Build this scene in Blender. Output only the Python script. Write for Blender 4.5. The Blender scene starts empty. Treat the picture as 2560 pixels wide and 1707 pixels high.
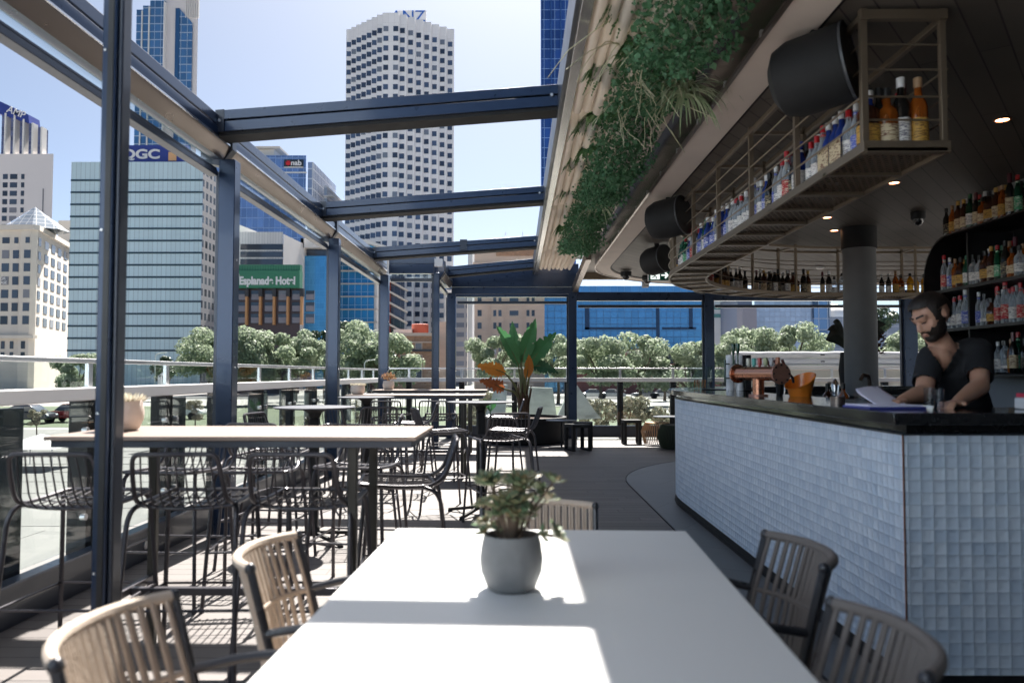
import bpy, bmesh, math, random
from mathutils import Vector, Matrix
rad = math.radians
random.seed(7)
S = bpy.context.scene
COL = S.collection
R = random.Random(11)

# ------------------------------------------------------------------ camera model
F, CX, CY, HC = 1950.0, 1280.0, 853.5, 1.35
PITCH, YAW = math.atan(80.5 / F), math.atan(12 / F)
_f = Vector((-math.sin(YAW) * math.cos(PITCH), math.cos(YAW) * math.cos(PITCH), math.sin(PITCH)))
_r = Vector((math.cos(YAW), math.sin(YAW), 0))
_u = _r.cross(_f)
def at(u, v, Y):
    d = _f + _r * ((u - CX) / F) + _u * ((CY - v) / F)
    return Vector((0, 0, HC)) + d * (Y / d.y)

# ------------------------------------------------------------------ materials
MATS = {}
def nt(name):
    m = bpy.data.materials.new(name); m.use_nodes = True
    t = m.node_tree
    return m, t, t.nodes['Principled BSDF'], t.nodes['Material Output']
def L(t, a, b): t.links.new(a, b)
def mth(t, op, a, b=None, c=None):
    n = t.nodes.new('ShaderNodeMath'); n.operation = op
    for i, x in enumerate((a, b, c)):
        if x is None: continue
        if isinstance(x, (int, float)): n.inputs[i].default_value = x
        else: L(t, x, n.inputs[i])
    return n.outputs[0]
def mix(t, fac, a, b):
    n = t.nodes.new('ShaderNodeMix'); n.data_type = 'RGBA'
    for i, x in ((0, fac), (6, a), (7, b)):
        if isinstance(x, (int, float)): n.inputs[i].default_value = x
        elif isinstance(x, tuple): n.inputs[i].default_value = (*x[:3], 1)
        else: L(t, x, n.inputs[i])
    return n.outputs[2]
def noise(t, scale, stretch=(1, 1, 1), detail=4, coord='Object'):
    tc = t.nodes.new('ShaderNodeTexCoord'); mp = t.nodes.new('ShaderNodeMapping')
    mp.inputs['Scale'].default_value = stretch
    L(t, tc.outputs[coord], mp.inputs[0])
    n = t.nodes.new('ShaderNodeTexNoise'); n.inputs['Scale'].default_value = scale; n.inputs['Detail'].default_value = detail
    L(t, mp.outputs[0], n.inputs['Vector'])
    return n.outputs['Fac']
def sc(c, k): return tuple(min(1, max(0, x * k)) for x in c)
def bumpn(t, b, h, strength, dist=0.01):
    n = t.nodes.new('ShaderNodeBump'); n.inputs['Strength'].default_value = strength; n.inputs['Distance'].default_value = dist
    L(t, h, n.inputs['Height']); L(t, n.outputs[0], b.inputs['Normal'])
def M(name, col, rough=.5, metal=0, var=.12, ns=6, bump=0, bs=40, stretch=(1, 1, 1), coat=0, spec=.5, rvar=.1, sheen=0):
    if name in MATS: return MATS[name]
    m, t, b, o = nt(name)
    f = noise(t, ns, stretch)
    L(t, mix(t, f, sc(col, 1 - var), sc(col, 1 + var)), b.inputs['Base Color'])
    b.inputs['Metallic'].default_value = metal
    L(t, mth(t, 'MULTIPLY_ADD', f, rvar * 2, rough - rvar), b.inputs['Roughness'])
    b.inputs['Specular IOR Level'].default_value = spec
    b.inputs['Coat Weight'].default_value = coat
    b.inputs['Coat Roughness'].default_value = .08
    if bump: bumpn(t, b, noise(t, bs, stretch), bump, .004)
    MATS[name] = m; return m
def hcoord(t):
    g = t.nodes.new('ShaderNodeNewGeometry'); p = t.nodes.new('ShaderNodeSeparateXYZ'); n = t.nodes.new('ShaderNodeSeparateXYZ')
    L(t, g.outputs['Position'], p.inputs[0]); L(t, g.outputs['True Normal'], n.inputs[0])
    h = mth(t, 'ADD', mth(t, 'MULTIPLY', p.outputs[0], mth(t, 'ABSOLUTE', n.outputs[1])), mth(t, 'MULTIPLY', p.outputs[1], mth(t, 'ABSOLUTE', n.outputs[0])))
    return h, p.outputs[2]
def GRID(name, glass, line, ph, pv, lh, lv, rough=.15, metal=.6, var=.25, off=(0, 0), band=None):
    """curtain wall: panels with their own tone, mullions, optional spandrel band (share of a storey, colour)"""
    m, t, b, o = nt(name)
    h, z = hcoord(t)
    h = mth(t, 'ADD', h, 5000 + off[0]); z = mth(t, 'ADD', z, 500 + off[1])
    hi, zi = mth(t, 'DIVIDE', h, ph), mth(t, 'DIVIDE', z, pv)
    c = t.nodes.new('ShaderNodeCombineXYZ'); L(t, mth(t, 'FLOOR', hi), c.inputs[0]); L(t, mth(t, 'FLOOR', zi), c.inputs[1])
    w = t.nodes.new('ShaderNodeTexWhiteNoise'); w.noise_dimensions = '2D'; L(t, c.outputs[0], w.inputs['Vector'])
    col = mix(t, w.outputs['Value'], sc(glass, 1 - var), sc(glass, 1 + var))
    fz = mth(t, 'FRACT', zi)
    if band: col = mix(t, mth(t, 'LESS_THAN', fz, band[0]), col, band[1])
    e = mth(t, 'MAXIMUM', mth(t, 'LESS_THAN', mth(t, 'FRACT', hi), lh / ph), mth(t, 'LESS_THAN', fz, lv / pv))
    L(t, mix(t, e, col, line), b.inputs['Base Color'])
    L(t, mth(t, 'MULTIPLY_ADD', e, .4, rough), b.inputs['Roughness'])
    L(t, mth(t, 'MULTIPLY_ADD', e, -metal, metal), b.inputs['Metallic'])
    # slight pane-to-pane tilt, so reflections break up
    bn = t.nodes.new('ShaderNodeBump'); bn.inputs['Strength'].default_value = .06; bn.inputs['Distance'].default_value = 1
    L(t, noise(t, .08), bn.inputs['Height']); L(t, bn.outputs[0], b.inputs['Normal'])
    MATS[name] = m; return m
def GLASS(name, tint=(.93, .97, .95), rough=0.0, boost=1.0):
    m, t, b, o = nt(name); t.nodes.remove(b)
    tr = t.nodes.new('ShaderNodeBsdfTransparent'); tr.inputs[0].default_value = (*tint, 1)
    gl = t.nodes.new('ShaderNodeBsdfGlossy'); gl.inputs['Roughness'].default_value = rough
    lw = t.nodes.new('ShaderNodeLayerWeight'); lw.inputs[0].default_value = .5
    fr = mth(t, 'MULTIPLY_ADD', mth(t, 'POWER', lw.outputs['Facing'], 4.2), .9 * boost, .035 * boost)
    mx = t.nodes.new('ShaderNodeMixShader')
    L(t, fr, mx.inputs[0]); L(t, tr.outputs[0], mx.inputs[1]); L(t, gl.outputs[0], mx.inputs[2])
    L(t, mx.outputs[0], o.inputs[0]); MATS[name] = m; return m
def LEAF(name, a, b2, rough=.4, trans=.35, ns=.6):
    m, t, b, o = nt(name)
    g = t.nodes.new('ShaderNodeNewGeometry')
    f = mth(t, 'MULTIPLY_ADD', g.outputs['Random Per Island'], .6, mth(t, 'MULTIPLY', noise(t, ns), .4))
    col = mix(t, f, a, b2)
    L(t, col, b.inputs['Base Color']); b.inputs['Roughness'].default_value = rough
    tl = t.nodes.new('ShaderNodeBsdfTranslucent'); L(t, col, tl.inputs[0])
    mx = t.nodes.new('ShaderNodeMixShader'); mx.inputs[0].default_value = trans
    L(t, b.outputs[0], mx.inputs[1]); L(t, tl.outputs[0], mx.inputs[2]); L(t, mx.outputs[0], o.inputs[0])
    MATS[name] = m; return m
def EMIT(name, col, s):
    m, t, b, o = nt(name)
    b.inputs['Base Color'].default_value = (*col, 1); b.inputs['Emission Color'].default_value = (*col, 1); b.inputs['Emission Strength'].default_value = s
    MATS[name] = m; return m

STEEL = M('dark_powder_coat', (.022, .04, .082), .3, .4, .15, 9, coat=.35, rvar=.08)
STEEL2 = M('dark_satin_frame', (.034, .042, .06), .4, .3, .15, 9, coat=.2)
STOOLM = M('stool_wire', (.075, .07, .078), .33, .45, .1, 20, rvar=.08)
INOX = M('brushed_stainless', (.62, .6, .58), .22, 1, .08, 3, bump=.03, bs=60, stretch=(1, .06, 1))
ALU = M('satin_aluminium', (.62, .62, .63), .35, .8, .05, 8)
WHITEP = M('white_painted_rail', (.78, .77, .77), .45, 0, .04, 2)
def table_mat():
    m, t, b, o = nt('white_table_top'); n1, n2, n3 = noise(t, 2.5, detail=8), noise(t, 40, (1, 6, 1), 3), noise(t, 260, detail=1)
    sp_ = mth(t, 'GREATER_THAN', n3, .79); f = mth(t, 'MULTIPLY', mth(t, 'POWER', n1, 2.5), .6)
    col = mix(t, f, (.80, .80, .79), (.70, .70, .70)); col = mix(t, mth(t, 'MULTIPLY', sp_, .35), col, (.45, .42, .4))
    L(t, col, b.inputs['Base Color']); L(t, mth(t, 'MULTIPLY_ADD', n1, .25, mth(t, 'MULTIPLY_ADD', n2, .12, .22)), b.inputs['Roughness']); return m
TABLEW = table_mat()
OAK = M('pale_oak_laminate', (.27, .205, .168), .42, 0, .13, 2.2, stretch=(.5, 9, 9), bump=.02, bs=20)
ROPE = M('beige_rope', (.50, .42, .35), .8, 0, .12, 40, bump=.5, bs=140)
ROPE_SHADED = M('shaded_beige_rope', (.17, .15, .14), .8, 0, .12, 40, bump=.5, bs=140)  # same beige rope with the shade put into its colour
CONC = M('pale_concrete', (.72, .63, .57), .7, 0, .16, 2.2, bump=.12, bs=18)
POTM = M('cement_pot', (.17, .178, .185), .75, 0, .42, 11, bump=.6, bs=45)
POTW = M('pale_cement_pot', (.62, .55, .5), .8, 0, .1, 20, bump=.4, bs=60)
SOIL = M('potting_soil', (.05, .03, .022), .95, 0, .4, 60, bump=1, bs=90)
BRONZE = M('bronze_bar', (.21, .165, .12), .42, .55, .12, 8)
BLACK = M('black_satin', (.012, .012, .014), .4, 0, .2, 8)
BLACKM = M('matt_black', (.0085, .009, .0105), .75, 0, .15, 8)
STONE = M('polished_dark_stone', (.016, .017, .019), .1, 0, .4, 30, rvar=.03, coat=.25)
def fabric_mat(name, tr):
    m, t, b, o = nt(name); col = mix(t, noise(t, 3), (.80, .75, .69), (.85, .81, .76))
    L(t, col, b.inputs['Base Color']); b.inputs['Roughness'].default_value = .7
    tl = t.nodes.new('ShaderNodeBsdfTranslucent'); L(t, col, tl.inputs[0]); mx = t.nodes.new('ShaderNodeMixShader'); mx.inputs[0].default_value = tr
    L(t, b.outputs[0], mx.inputs[1]); L(t, tl.outputs[0], mx.inputs[2]); L(t, mx.outputs[0], o.inputs[0]); return m
FABRIC = fabric_mat('cream_canopy_fabric', .5); FABTOP = fabric_mat('added_diffuser_fabric', .75)  # second fabric serves the added sun-diffusing layer
COPPER = M('brushed_copper', (.52, .25, .16), .28, 1, .1, 10, bump=.04, bs=60)
COPPERD = M('copper_flange', (.42, .22, .17), .42, .7, .3, 8, stretch=(1, 1, 6), bump=.05)
WHITEC = M('white_ceramic', (.75, .76, .8), .25, 0, .03, 5, coat=.4)
ORANGE = M('orange_enamel', (.85, .25, .03), .22, 0, .06, 4, coat=.5)
GLASSC = GLASS('clear_glass', (.93, .965, .955), 0, .9)
GLASSD = GLASS('drinking_glass', (.9, .92, .95), 0, .6)
CONCD = M('column_concrete', (.15, .155, .16), .65, 0, .18, 5, bump=.15, bs=30)
BARK = M('bark', (.11, .085, .065), .9, 0, .3, 3, bump=.6, bs=12, stretch=(3, 3, .5))
STUCCO = M('white_render', (.74, .72, .69), .8, 0, .06, .3)

# ------------------------------------------------------------------ mesh builder
class MB:
    def __init__(s): s.v, s.f, s.uv = [], [], {}
    def add(s, vs, fs):
        o = len(s.v); s.v += [Vector(x) for x in vs]; s.f += [tuple(i + o for i in f) for f in fs]; return s
    def box(s, x0, x1, y0, y1, z0, z1):
        return s.add([(x, y, z) for z in (z0, z1) for y in (y0, y1) for x in (x0, x1)],
                     [(0, 2, 3, 1), (4, 5, 7, 6), (0, 1, 5, 4), (2, 6, 7, 3), (0, 4, 6, 2), (1, 3, 7, 5)])
    def obox(s, m, sx, sy, sz):
        b = MB().box(-sx / 2, sx / 2, -sy / 2, sy / 2, -sz / 2, sz / 2)
        return s.add([m @ p for p in b.v], b.f)
    def bar(s, a, b, w, h, up=(0, 0, 1)):
        a, b = Vector(a), Vector(b); d = b - a; x = d.normalized(); z = Vector(up); y = z.cross(x)
        if y.length < 1e-4: y = Vector((0, 1, 0)).cross(x)
        y.normalize(); z = x.cross(y)
        m = Matrix((x, y, z)).transposed().to_4x4(); m.translation = (a + b) / 2
        return s.obox(m, d.length, w, h)
    def tube(s, pts, r, n=6, closed=False, caps=True):
        P = [Vector(p) for p in pts]; k = len(P); rs = r if isinstance(r, (list, tuple)) else [r] * k
        T = []
        for i in range(k):
            a = P[(i - 1) % k] if (closed or i) else P[0]; b = P[(i + 1) % k] if (closed or i < k - 1) else P[-1]
            t = (b - a); T.append(t.normalized() if t.length > 1e-9 else Vector((0, 0, 1)))
        nrm = T[0].orthogonal().normalized(); vs, fs = [], []
        for i in range(k):
            nrm = nrm - T[i] * nrm.dot(T[i]); nrm = nrm.normalized() if nrm.length > 1e-6 else T[i].orthogonal().normalized()
            bi = T[i].cross(nrm)
            for j in range(n):
                a = 2 * math.pi * j / n
                vs.append(P[i] + (nrm * math.cos(a) + bi * math.sin(a)) * rs[i])
        for i in range(k if closed else k - 1):
            for j in range(n):
                a, b = i * n + j, i * n + (j + 1) % n; c, d = ((i + 1) % k) * n + (j + 1) % n, ((i + 1) % k) * n + j
                fs.append((a, b, c, d))
        if caps and not closed:
            fs.append(tuple(range(n - 1, -1, -1))); fs.append(tuple((k - 1) * n + j for j in range(n)))
        return s.add(vs, fs)
    def lathe(s, prof, n=20, m=None, caps=True):
        m = m or Matrix(); vs, fs = [], []
        for (r, z) in prof:
            for j in range(n):
                a = 2 * math.pi * j / n; vs.append(m @ Vector((r * math.cos(a), r * math.sin(a), z)))
        for i in range(len(prof) - 1):
            for j in range(n):
                fs.append((i * n + j, i * n + (j + 1) % n, (i + 1) * n + (j + 1) % n, (i + 1) * n + j))
        if caps:
            if prof[0][0] > 1e-5: fs.append(tuple(range(n - 1, -1, -1)))
            if prof[-1][0] > 1e-5: fs.append(tuple((len(prof) - 1) * n + j for j in range(n)))
        return s.add(vs, fs)
    def cyl(s, a, b, r, n=12, r2=None):
        return s.tube([a, b], [r, r if r2 is None else r2], n)
    def prism(s, poly, z0, z1):
        k = len(poly)
        return s.add([(x, y, z0) for x, y in poly] + [(x, y, z1) for x, y in poly],
                     [tuple(range(k - 1, -1, -1)), tuple(range(k, 2 * k))] + [(i, (i + 1) % k, k + (i + 1) % k, k + i) for i in range(k)])
    def ext(s, prof, y0, y1):
        """(x,z) profile run along y"""
        k = len(prof)
        return s.add([(x, y0, z) for x, z in prof] + [(x, y1, z) for x, z in prof],
                     [tuple(range(k)), tuple(range(2 * k - 1, k - 1, -1))] + [(i, k + i, k + (i + 1) % k, (i + 1) % k) for i in range(k)])
    def wall(s, path, z0, z1):
        """vertical sheet with arc-length uv"""
        d = 0; o = len(s.v); k = len(path); us = [0]
        for i in range(1, k): d += (Vector(path[i]) - Vector(path[i - 1])).length; us.append(d)
        s.v += [Vector((x, y, z0)) for x, y in path] + [Vector((x, y, z1)) for x, y in path]
        for i in range(k - 1):
            s.uv[len(s.f)] = [(us[i], z0), (us[i + 1], z0), (us[i + 1], z1), (us[i], z1)]
            s.f.append((o + i, o + i + 1, o + k + i + 1, o + k + i))
        return s
    def ribbon(s, A, B, z0, z1):
        """solid strip between two plan paths"""
        k = len(A)
        vs = [(x, y, z) for z in (z0, z1) for P in (A, B) for x, y in P]; fs = []
        for i in range(k - 1):
            a, b, c, d = i, i + 1, k + i + 1, k + i
            fs += [(a, d, c, b), (2 * k + a, 2 * k + b, 2 * k + c, 2 * k + d), (a, b, 2 * k + b, 2 * k + a), (c, d, 2 * k + d, 2 * k + c)]
        fs += [(0, 2 * k, 3 * k, k), (k - 1, 2 * k - 1, 4 * k - 1, 3 * k - 1)]
        return s.add(vs, fs)
    def ell(s, c, r, n=16, k=10, m=None):
        prof = [(math.sin(math.pi * i / k), -math.cos(math.pi * i / k)) for i in range(k + 1)]
        q = MB().lathe([(max(a, 1e-6), b) for a, b in prof], n, caps=False)
        c = Vector(c); mm = m or Matrix.Identity(3)
        return s.add([c + mm @ Vector((p.x * r[0], p.y * r[1], p.z * r[2])) for p in q.v], q.f)
    def quad(s, a, b, c, d): return s.add([a, b, c, d], [(0, 1, 2, 3)])
    def leaf(s, c, d, n, l, w):
        d = Vector(d).normalized(); n = Vector(n); sd = d.cross(n)
        sd = sd.normalized() if sd.length > 1e-5 else d.orthogonal().normalized()
        c = Vector(c)
        return s.add([c, c + d * l * .5 + sd * w * .5, c + d * l, c + d * l * .5 - sd * w * .5], [(0, 1, 2, 3)])
    def hexleaf(s, c, d, n, l, w):
        d = Vector(d).normalized(); sd = d.cross(Vector(n)); sd = sd.normalized() if sd.length > 1e-5 else d.orthogonal().normalized(); up = sd.cross(d)
        c = Vector(c); k = up * w * .12
        return s.add([c, c + d * l * .28 + sd * w * .5 + k, c + d * l * .62 + sd * w * .42 + k, c + d * l, c + d * l * .62 - sd * w * .42 + k, c + d * l * .28 - sd * w * .5 + k], [(0, 1, 2, 3), (0, 3, 4, 5)])
    def build(s, name, mat, parent=None, world=False, bevel=0, flat=False):
        o = Vector()
        if world and parent:
            p = parent
            while p: o += p.location; p = p.parent
        me = bpy.data.meshes.new(name); me.from_pydata([tuple(v - o) for v in s.v], [], s.f)
        if s.uv:
            ul = me.uv_layers.new(name='uv').data
            for pi, uvs in s.uv.items():
                for li, uv in zip(me.polygons[pi].loop_indices, uvs): ul[li].uv = uv
        if not flat:
            me.polygons.foreach_set('use_smooth', [True] * len(me.polygons)); me.set_sharp_from_angle(angle=rad(38))
        me.materials.append(mat)
        ob = bpy.data.objects.new(name, me); COL.objects.link(ob); ob.parent = parent
        if bevel:
            b = ob.modifiers.new('bevel', 'BEVEL'); b.width = bevel; b.segments = 2; b.limit_method = 'ANGLE'
        return ob

def thing(name, label, cat, loc=(0, 0, 0), rz=0, group=None):
    o = bpy.data.objects.new(name, None); COL.objects.link(o); o.location = loc; o.rotation_euler = (0, 0, rz)
    o.empty_display_size = .1
    return tag(o, label, cat, group)
def tag(o, label, cat, group=None, kind=None):
    if label: o['label'] = label
    if cat: o['category'] = cat
    if group: o['group'] = group
    if kind: o['kind'] = kind
    return o
def struct(o): o['kind'] = 'structure'; return o
def dup(root, loc=None, rz=None, label=None, parent=None):
    c = root.copy(); COL.objects.link(c)
    if parent: c.parent = parent
    if loc is not None: c.location = loc
    if rz is not None: c.rotation_euler = (0, 0, rz)
    if label: c['label'] = label
    for ch in list(root.children): dup(ch, parent=c)
    return c
def text(name, body, mat, parent, loc, size, rot=(rad(90), 0, 0), ext=.002, sx=1, off=0, align='CENTER', width=0):
    cu = bpy.data.curves.new(name, 'FONT'); cu.body = body; cu.size = size; cu.extrude = ext; cu.align_x = align; cu.align_y = 'CENTER'; cu.offset = off
    cu.materials.append(mat)
    q = bpy.data.objects.new(name, cu); COL.objects.link(q)
    me = bpy.data.meshes.new_from_object(q.evaluated_get(bpy.context.evaluated_depsgraph_get())); bpy.data.objects.remove(q); bpy.data.curves.remove(cu)
    o = bpy.data.objects.new(name, me); COL.objects.link(o); o.parent = parent; o.location = loc; o.rotation_euler = rot
    if width: xs_ = [v.co.x for v in me.vertices]; sx = width / (max(xs_) - min(xs_))
    o.scale = (sx, 1, 1)
    return o
def arcpath(x0, ys, ye, rr, o, xend, start=None, n=18):
    """plan path: optional start leg, along y at x0-o, quarter turn to the right, then along +x"""
    P = list(start or []) + [(x0 - o, ys)]
    P += [(x0 - o, ys + (ye - ys) * i / 8) for i in range(1, 8)]
    for i in range(n + 1):
        a = math.pi - math.pi / 2 * i / n
        P.append((x0 + rr + (rr + o) * math.cos(a), ye + (rr + o) * math.sin(a)))
    P.append((xend, ye + rr + o)); return P

#### PART 2 : deck, terrace frame
GZ = -2.5
# deck boards
def deck_mat():
    m, t, b, o = nt('deck_boards')
    g = t.nodes.new('ShaderNodeNewGeometry'); p = t.nodes.new('ShaderNodeSeparateXYZ'); L(t, g.outputs['Position'], p.inputs[0])
    y = mth(t, 'DIVIDE', mth(t, 'ADD', p.outputs[1], 50), .14); fy = mth(t, 'FRACT', y); row = mth(t, 'FLOOR', y)
    w = t.nodes.new('ShaderNodeTexWhiteNoise'); w.noise_dimensions = '1D'; L(t, row, w.inputs['W'])
    xs = mth(t, 'ADD', mth(t, 'DIVIDE', p.outputs[0], 3.1), mth(t, 'MULTIPLY', w.outputs['Value'], 9))
    c2 = t.nodes.new('ShaderNodeCombineXYZ'); L(t, row, c2.inputs[0]); L(t, mth(t, 'FLOOR', xs), c2.inputs[1])
    w2 = t.nodes.new('ShaderNodeTexWhiteNoise'); w2.noise_dimensions = '2D'; L(t, c2.outputs[0], w2.inputs['Vector'])
    col = mix(t, w2.outputs['Value'], (.105, .096, .092), (.158, .142, .135))
    col = mix(t, mth(t, 'MULTIPLY', noise(t, 3, (1, 14, 1), 6), .55), col, (.10, .083, .078))
    col = mix(t, mth(t, 'MULTIPLY', mth(t, 'POWER', noise(t, 1.1), 3), 1.2), col, (.21, .19, .182))
    gap = mth(t, 'MAXIMUM', mth(t, 'LESS_THAN', fy, .05), mth(t, 'LESS_THAN', mth(t, 'FRACT', xs), .0015))
    L(t, mix(t, gap, col, (.02, .017, .016)), b.inputs['Base Color'])
    b.inputs['Roughness'].default_value = .6
    h = mth(t, 'ADD', mth(t, 'MULTIPLY', gap, -1), mth(t, 'MULTIPLY', mth(t, 'SINE', mth(t, 'MULTIPLY', fy, 44)), .05))
    bumpn(t, b, h, .6, .006)
    return m
struct(MB().box(-2.95, 13, -5, 17.2, -.3, 0).build('deck_floor', deck_mat()))
def tile_floor_mat():
    m, t, b, o = nt('slate_pavers')
    g = t.nodes.new('ShaderNodeNewGeometry'); mp = t.nodes.new('ShaderNodeMapping'); mp.inputs['Rotation'].default_value = (0, 0, rad(32))
    L(t, g.outputs['Position'], mp.inputs[0])
    br = t.nodes.new('ShaderNodeTexBrick'); L(t, mp.outputs[0], br.inputs['Vector'])
    for k, x in (('Scale', 1), ('Brick Width', 1.2), ('Row Height', .6), ('Mortar Size', .006), ('Bias', 0)): br.inputs[k].default_value = x
    br.inputs['Color1'].default_value = (.095, .1, .11, 1); br.inputs['Color2'].default_value = (.12, .124, .132, 1); br.inputs['Mortar'].default_value = (.04, .04, .045, 1)
    L(t, mix(t, noise(t, 5), br.outputs[0], (.09, .095, .1)), b.inputs['Base Color']); b.inputs['Roughness'].default_value = .5
    return m
A_ = arcpath(1.37, -3, 9.6, 3.4, 0, 12); B_ = arcpath(2.4, -3, 9.6, 3.4 - 1.03, 0, 12)
struct(MB().ribbon(A_, B_, 0, .005).build('paving', tile_floor_mat()))
struct(MB().ribbon([(x - .012, y + .0) for x, y in A_], A_, 0, .007).build('paving_trim_strip', BLACKM))

# steel posts
def post(label, x, y, w, z1, chan=True, base=True):
    t = thing('steel_post', label, 'post', (x, y, 0), 0, 'dark steel posts of the pergola')
    MB().box(-w / 2, w / 2, -w / 2, w / 2, 0, z1).build('shaft', STEEL, t, bevel=.006)
    if chan:
        MB().box(-w / 2 - .035, -w / 2 + .002, -.03, .03, .02, z1 - .1).build('blind_channel', STEEL2, t)
        m = MB()
        for z in (.5, 1.4, 2.3): m.cyl((w / 2 - .002, 0, z), (w / 2 + .004, 0, z), .008, 8)
        m.build('screw', ALU, t)
    if base: MB().box(-w / 2 - .03, w / 2 + .03, -w / 2 - .03, w / 2 + .03, 0, .012).build('base_plate', STEEL2, t)
    return t
p1 = thing('steel_post', 'wide dark steel post nearest the camera with grooved glossy faces', 'post', (-1.567, 3.0, 0), 0, 'dark steel posts of the pergola')
MB().box(-.038, .018, -.04, .04, 0, 4.4).build('shaft', STEEL, p1, bevel=.007)
MB().box(.020, .038, -.03, .04, 0, 4.4).build('side_channel', STEEL2, p1, bevel=.006)
MB().box(-.014, .008, -.0435, -.038, 0, 4.4).build('cover_strip', BLACK, p1)
for z in (.6, 1.2, 1.9, 2.6): MB().cyl((-.024, -.04, z), (-.024, -.0445, z), .005, 8).build('screw', ALU, p1)
post('dark steel post by the deck edge in front of the pale green glass office', -2.42, 6.5, .135, 3.14)
post('dark steel post by the deck edge beside the green hotel sign', -2.42, 10.3, .135, 3.14)
post('dark steel corner post where the glazing line steps inwards', -2.42, 14.25, .15, 3.16)
post('slim dark steel post at the inner end of the short return bay', -1.47, 14.25, .1, 3.2)
post('dark steel post at the far left corner of the terrace', -1.37, 16.4, .17, 3.05)
post('dark steel post of the far glazing behind the banana-leaved plant', 1.17, 16.4, .17, 3.1)
post('dark steel post of the far glazing just left of the beer taps', 4.03, 16.4, .2, 3.1)
post('dark steel post of the far glazing right of the round column', 8.22, 16.4, .26, 3.1)

# edge beam (gutter) with awning cassettes
def edge_beam(label, x, y0, y1, joints):
    t = thing('gutter_beam', label, 'beam', (x, y0, 3.1), 0, None)
    MB().ext([(x + .1, 3.25), (x + .1, 3.335), (x + .088, 3.342), (x + .1, 3.35), (x + .1, 3.43), (x + .07, 3.455), (x - .14, 3.455), (x - .14, 3.2), (x - .05, 3.145), (x + .03, 3.145)], y0, y1).build('beam_body', STEEL, t, True, bevel=.004)
    m = MB()
    m.ext([(x + .101, 3.244), (x + .108, 3.246), (x + .108, 3.258), (x + .101, 3.256)], y0, y1); m.build('drip_edge', INOX, t, True)
    MB().ext([(x + .04, 3.135), (x + .092, 3.222), (x + .099, 3.243), (x + .03, 3.143)], y0, y1).build('soffit_plate', INOX2, t, True)
    for y in joints:
        MB().ext([(x + .118, 3.225), (x + .118, 3.44), (x + .08, 3.47), (x - .15, 3.47), (x - .15, 3.12), (x + .01, 3.09)], y - .05, y + .05).build('joint_collar', STEEL2, t, True, bevel=.004)
    for a, b in zip([y0] + joints, joints + [y1]):
        if b - a < .6: continue
        k = MB(); k.box(x - .06, x + .02, a + .1, b - .1, 2.985, 3.03); k.box(x - .05, x + .01, a + .1, b - .1, 3.036, 3.055)
        k.build('blind_bottom_bar', STEEL2, t, True, bevel=.004)
        MB().box(x - .024, x - .016, a + .12, b - .12, 3.055, 3.13).build('blind_sheet', GLASSC, t, True)
    return t
INOX2 = M('satin_soffit_metal', (.25, .205, .18), .3, .8, .06, 3)
edge_beam('long glossy dark gutter beam running away along the left deck edge', -2.5, -3, 14.35, [2.7, 6.5, 10.3])
edge_beam('short dark gutter beam at the far inner corner above the return glazing', -1.45, 14.5, 16.35, [14.56])

# rafters
def rafter(label, y, x0, x1, z0, z1, w=.26, h=.17):
    t = thing('roof_rafter', label, 'rafter', (x0, y, z0), 0, 'sloping roof rafters')
    def q(m, ya, yb, za, zb, xa=x0, xb=x1):
        k = (z1 - z0) / (x1 - x0); zs = lambda x: z0 + k * (x - x0)
        return m.add([(x, yy, zs(x) + zz) for x in (xa, xb) for yy in (ya, yb) for zz in (za, zb)],
                     [(0, 1, 3, 2), (4, 6, 7, 5), (0, 4, 5, 1), (2, 3, 7, 6), (0, 2, 6, 4), (1, 5, 7, 3)])
    q(MB(), y - w / 2, y + w / 2, -h * .45, 0).build('upper_rail', STEEL, t, True, bevel=.004)
    q(MB(), y - w / 2 + .012, y + w / 2 - .012, -h, -h * .45 - .008).build('lower_rail', STEEL, t, True, bevel=.004)
    q(MB(), y - w / 2 + .03, y + w / 2 - .03, -h - .03, -h + .001).build('light_channel', BLACKM, t, True)
    q(MB(), y - w / 2 - .004, y + w / 2 + .004, -h - .004, .004, x0 + .0, x0 + .07).build('end_bracket', STEEL2, t, True)
    m = MB()
    for xx in (x0 + .035, x1 - .06):
        m.cyl((xx, y - w / 2 - .012, z0 + (z1 - z0) * (xx - x0) / (x1 - x0) - h * .5), (xx, y - w / 2 + .01, z0 + (z1 - z0) * (xx - x0) / (x1 - x0) - h * .5), .013, 8)
    m.build('bolt', ALU, t, True)
    return t
RY = [4.02, 6.3, 9.65, 13.1, 15.5]
rafter('unseen rafter overhead, added to cast a shadow band on the white dining table', RY[0], -2.42, .34, 3.53, 3.69, .1)  # out of view, placed so its shadow crosses the dining table
rafter('nearest and largest roof rafter crossing in front of the white office tower', RY[1], -2.42, .34, 3.46, 3.67)
rafter('second roof rafter away, crossing the lower white office tower', RY[2], -2.42, .34, 3.46, 3.66)
r3 = rafter('third roof rafter away with a small bolted plate at mid span', RY[3], -2.42, .36, 3.46, 3.66)
MB().box(-.95, -.83, RY[3] - .15, RY[3] + .15, 3.41, 3.59).build('splice_plate', STEEL2, r3, True)
rafter('short farthest roof rafter resting on the dark far fascia', RY[4], -1.42, .46, 3.46, 3.64)
t = thing('far_fascia', 'big dark sloping-topped fascia panel closing the far end of the pergola', 'fascia', (-1.3, 16.4, 3.0))
MB().ext([(16.34, 3.03), (16.44, 3.03), (16.44, 3.2), (16.34, 3.2)], 0, 1)
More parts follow.
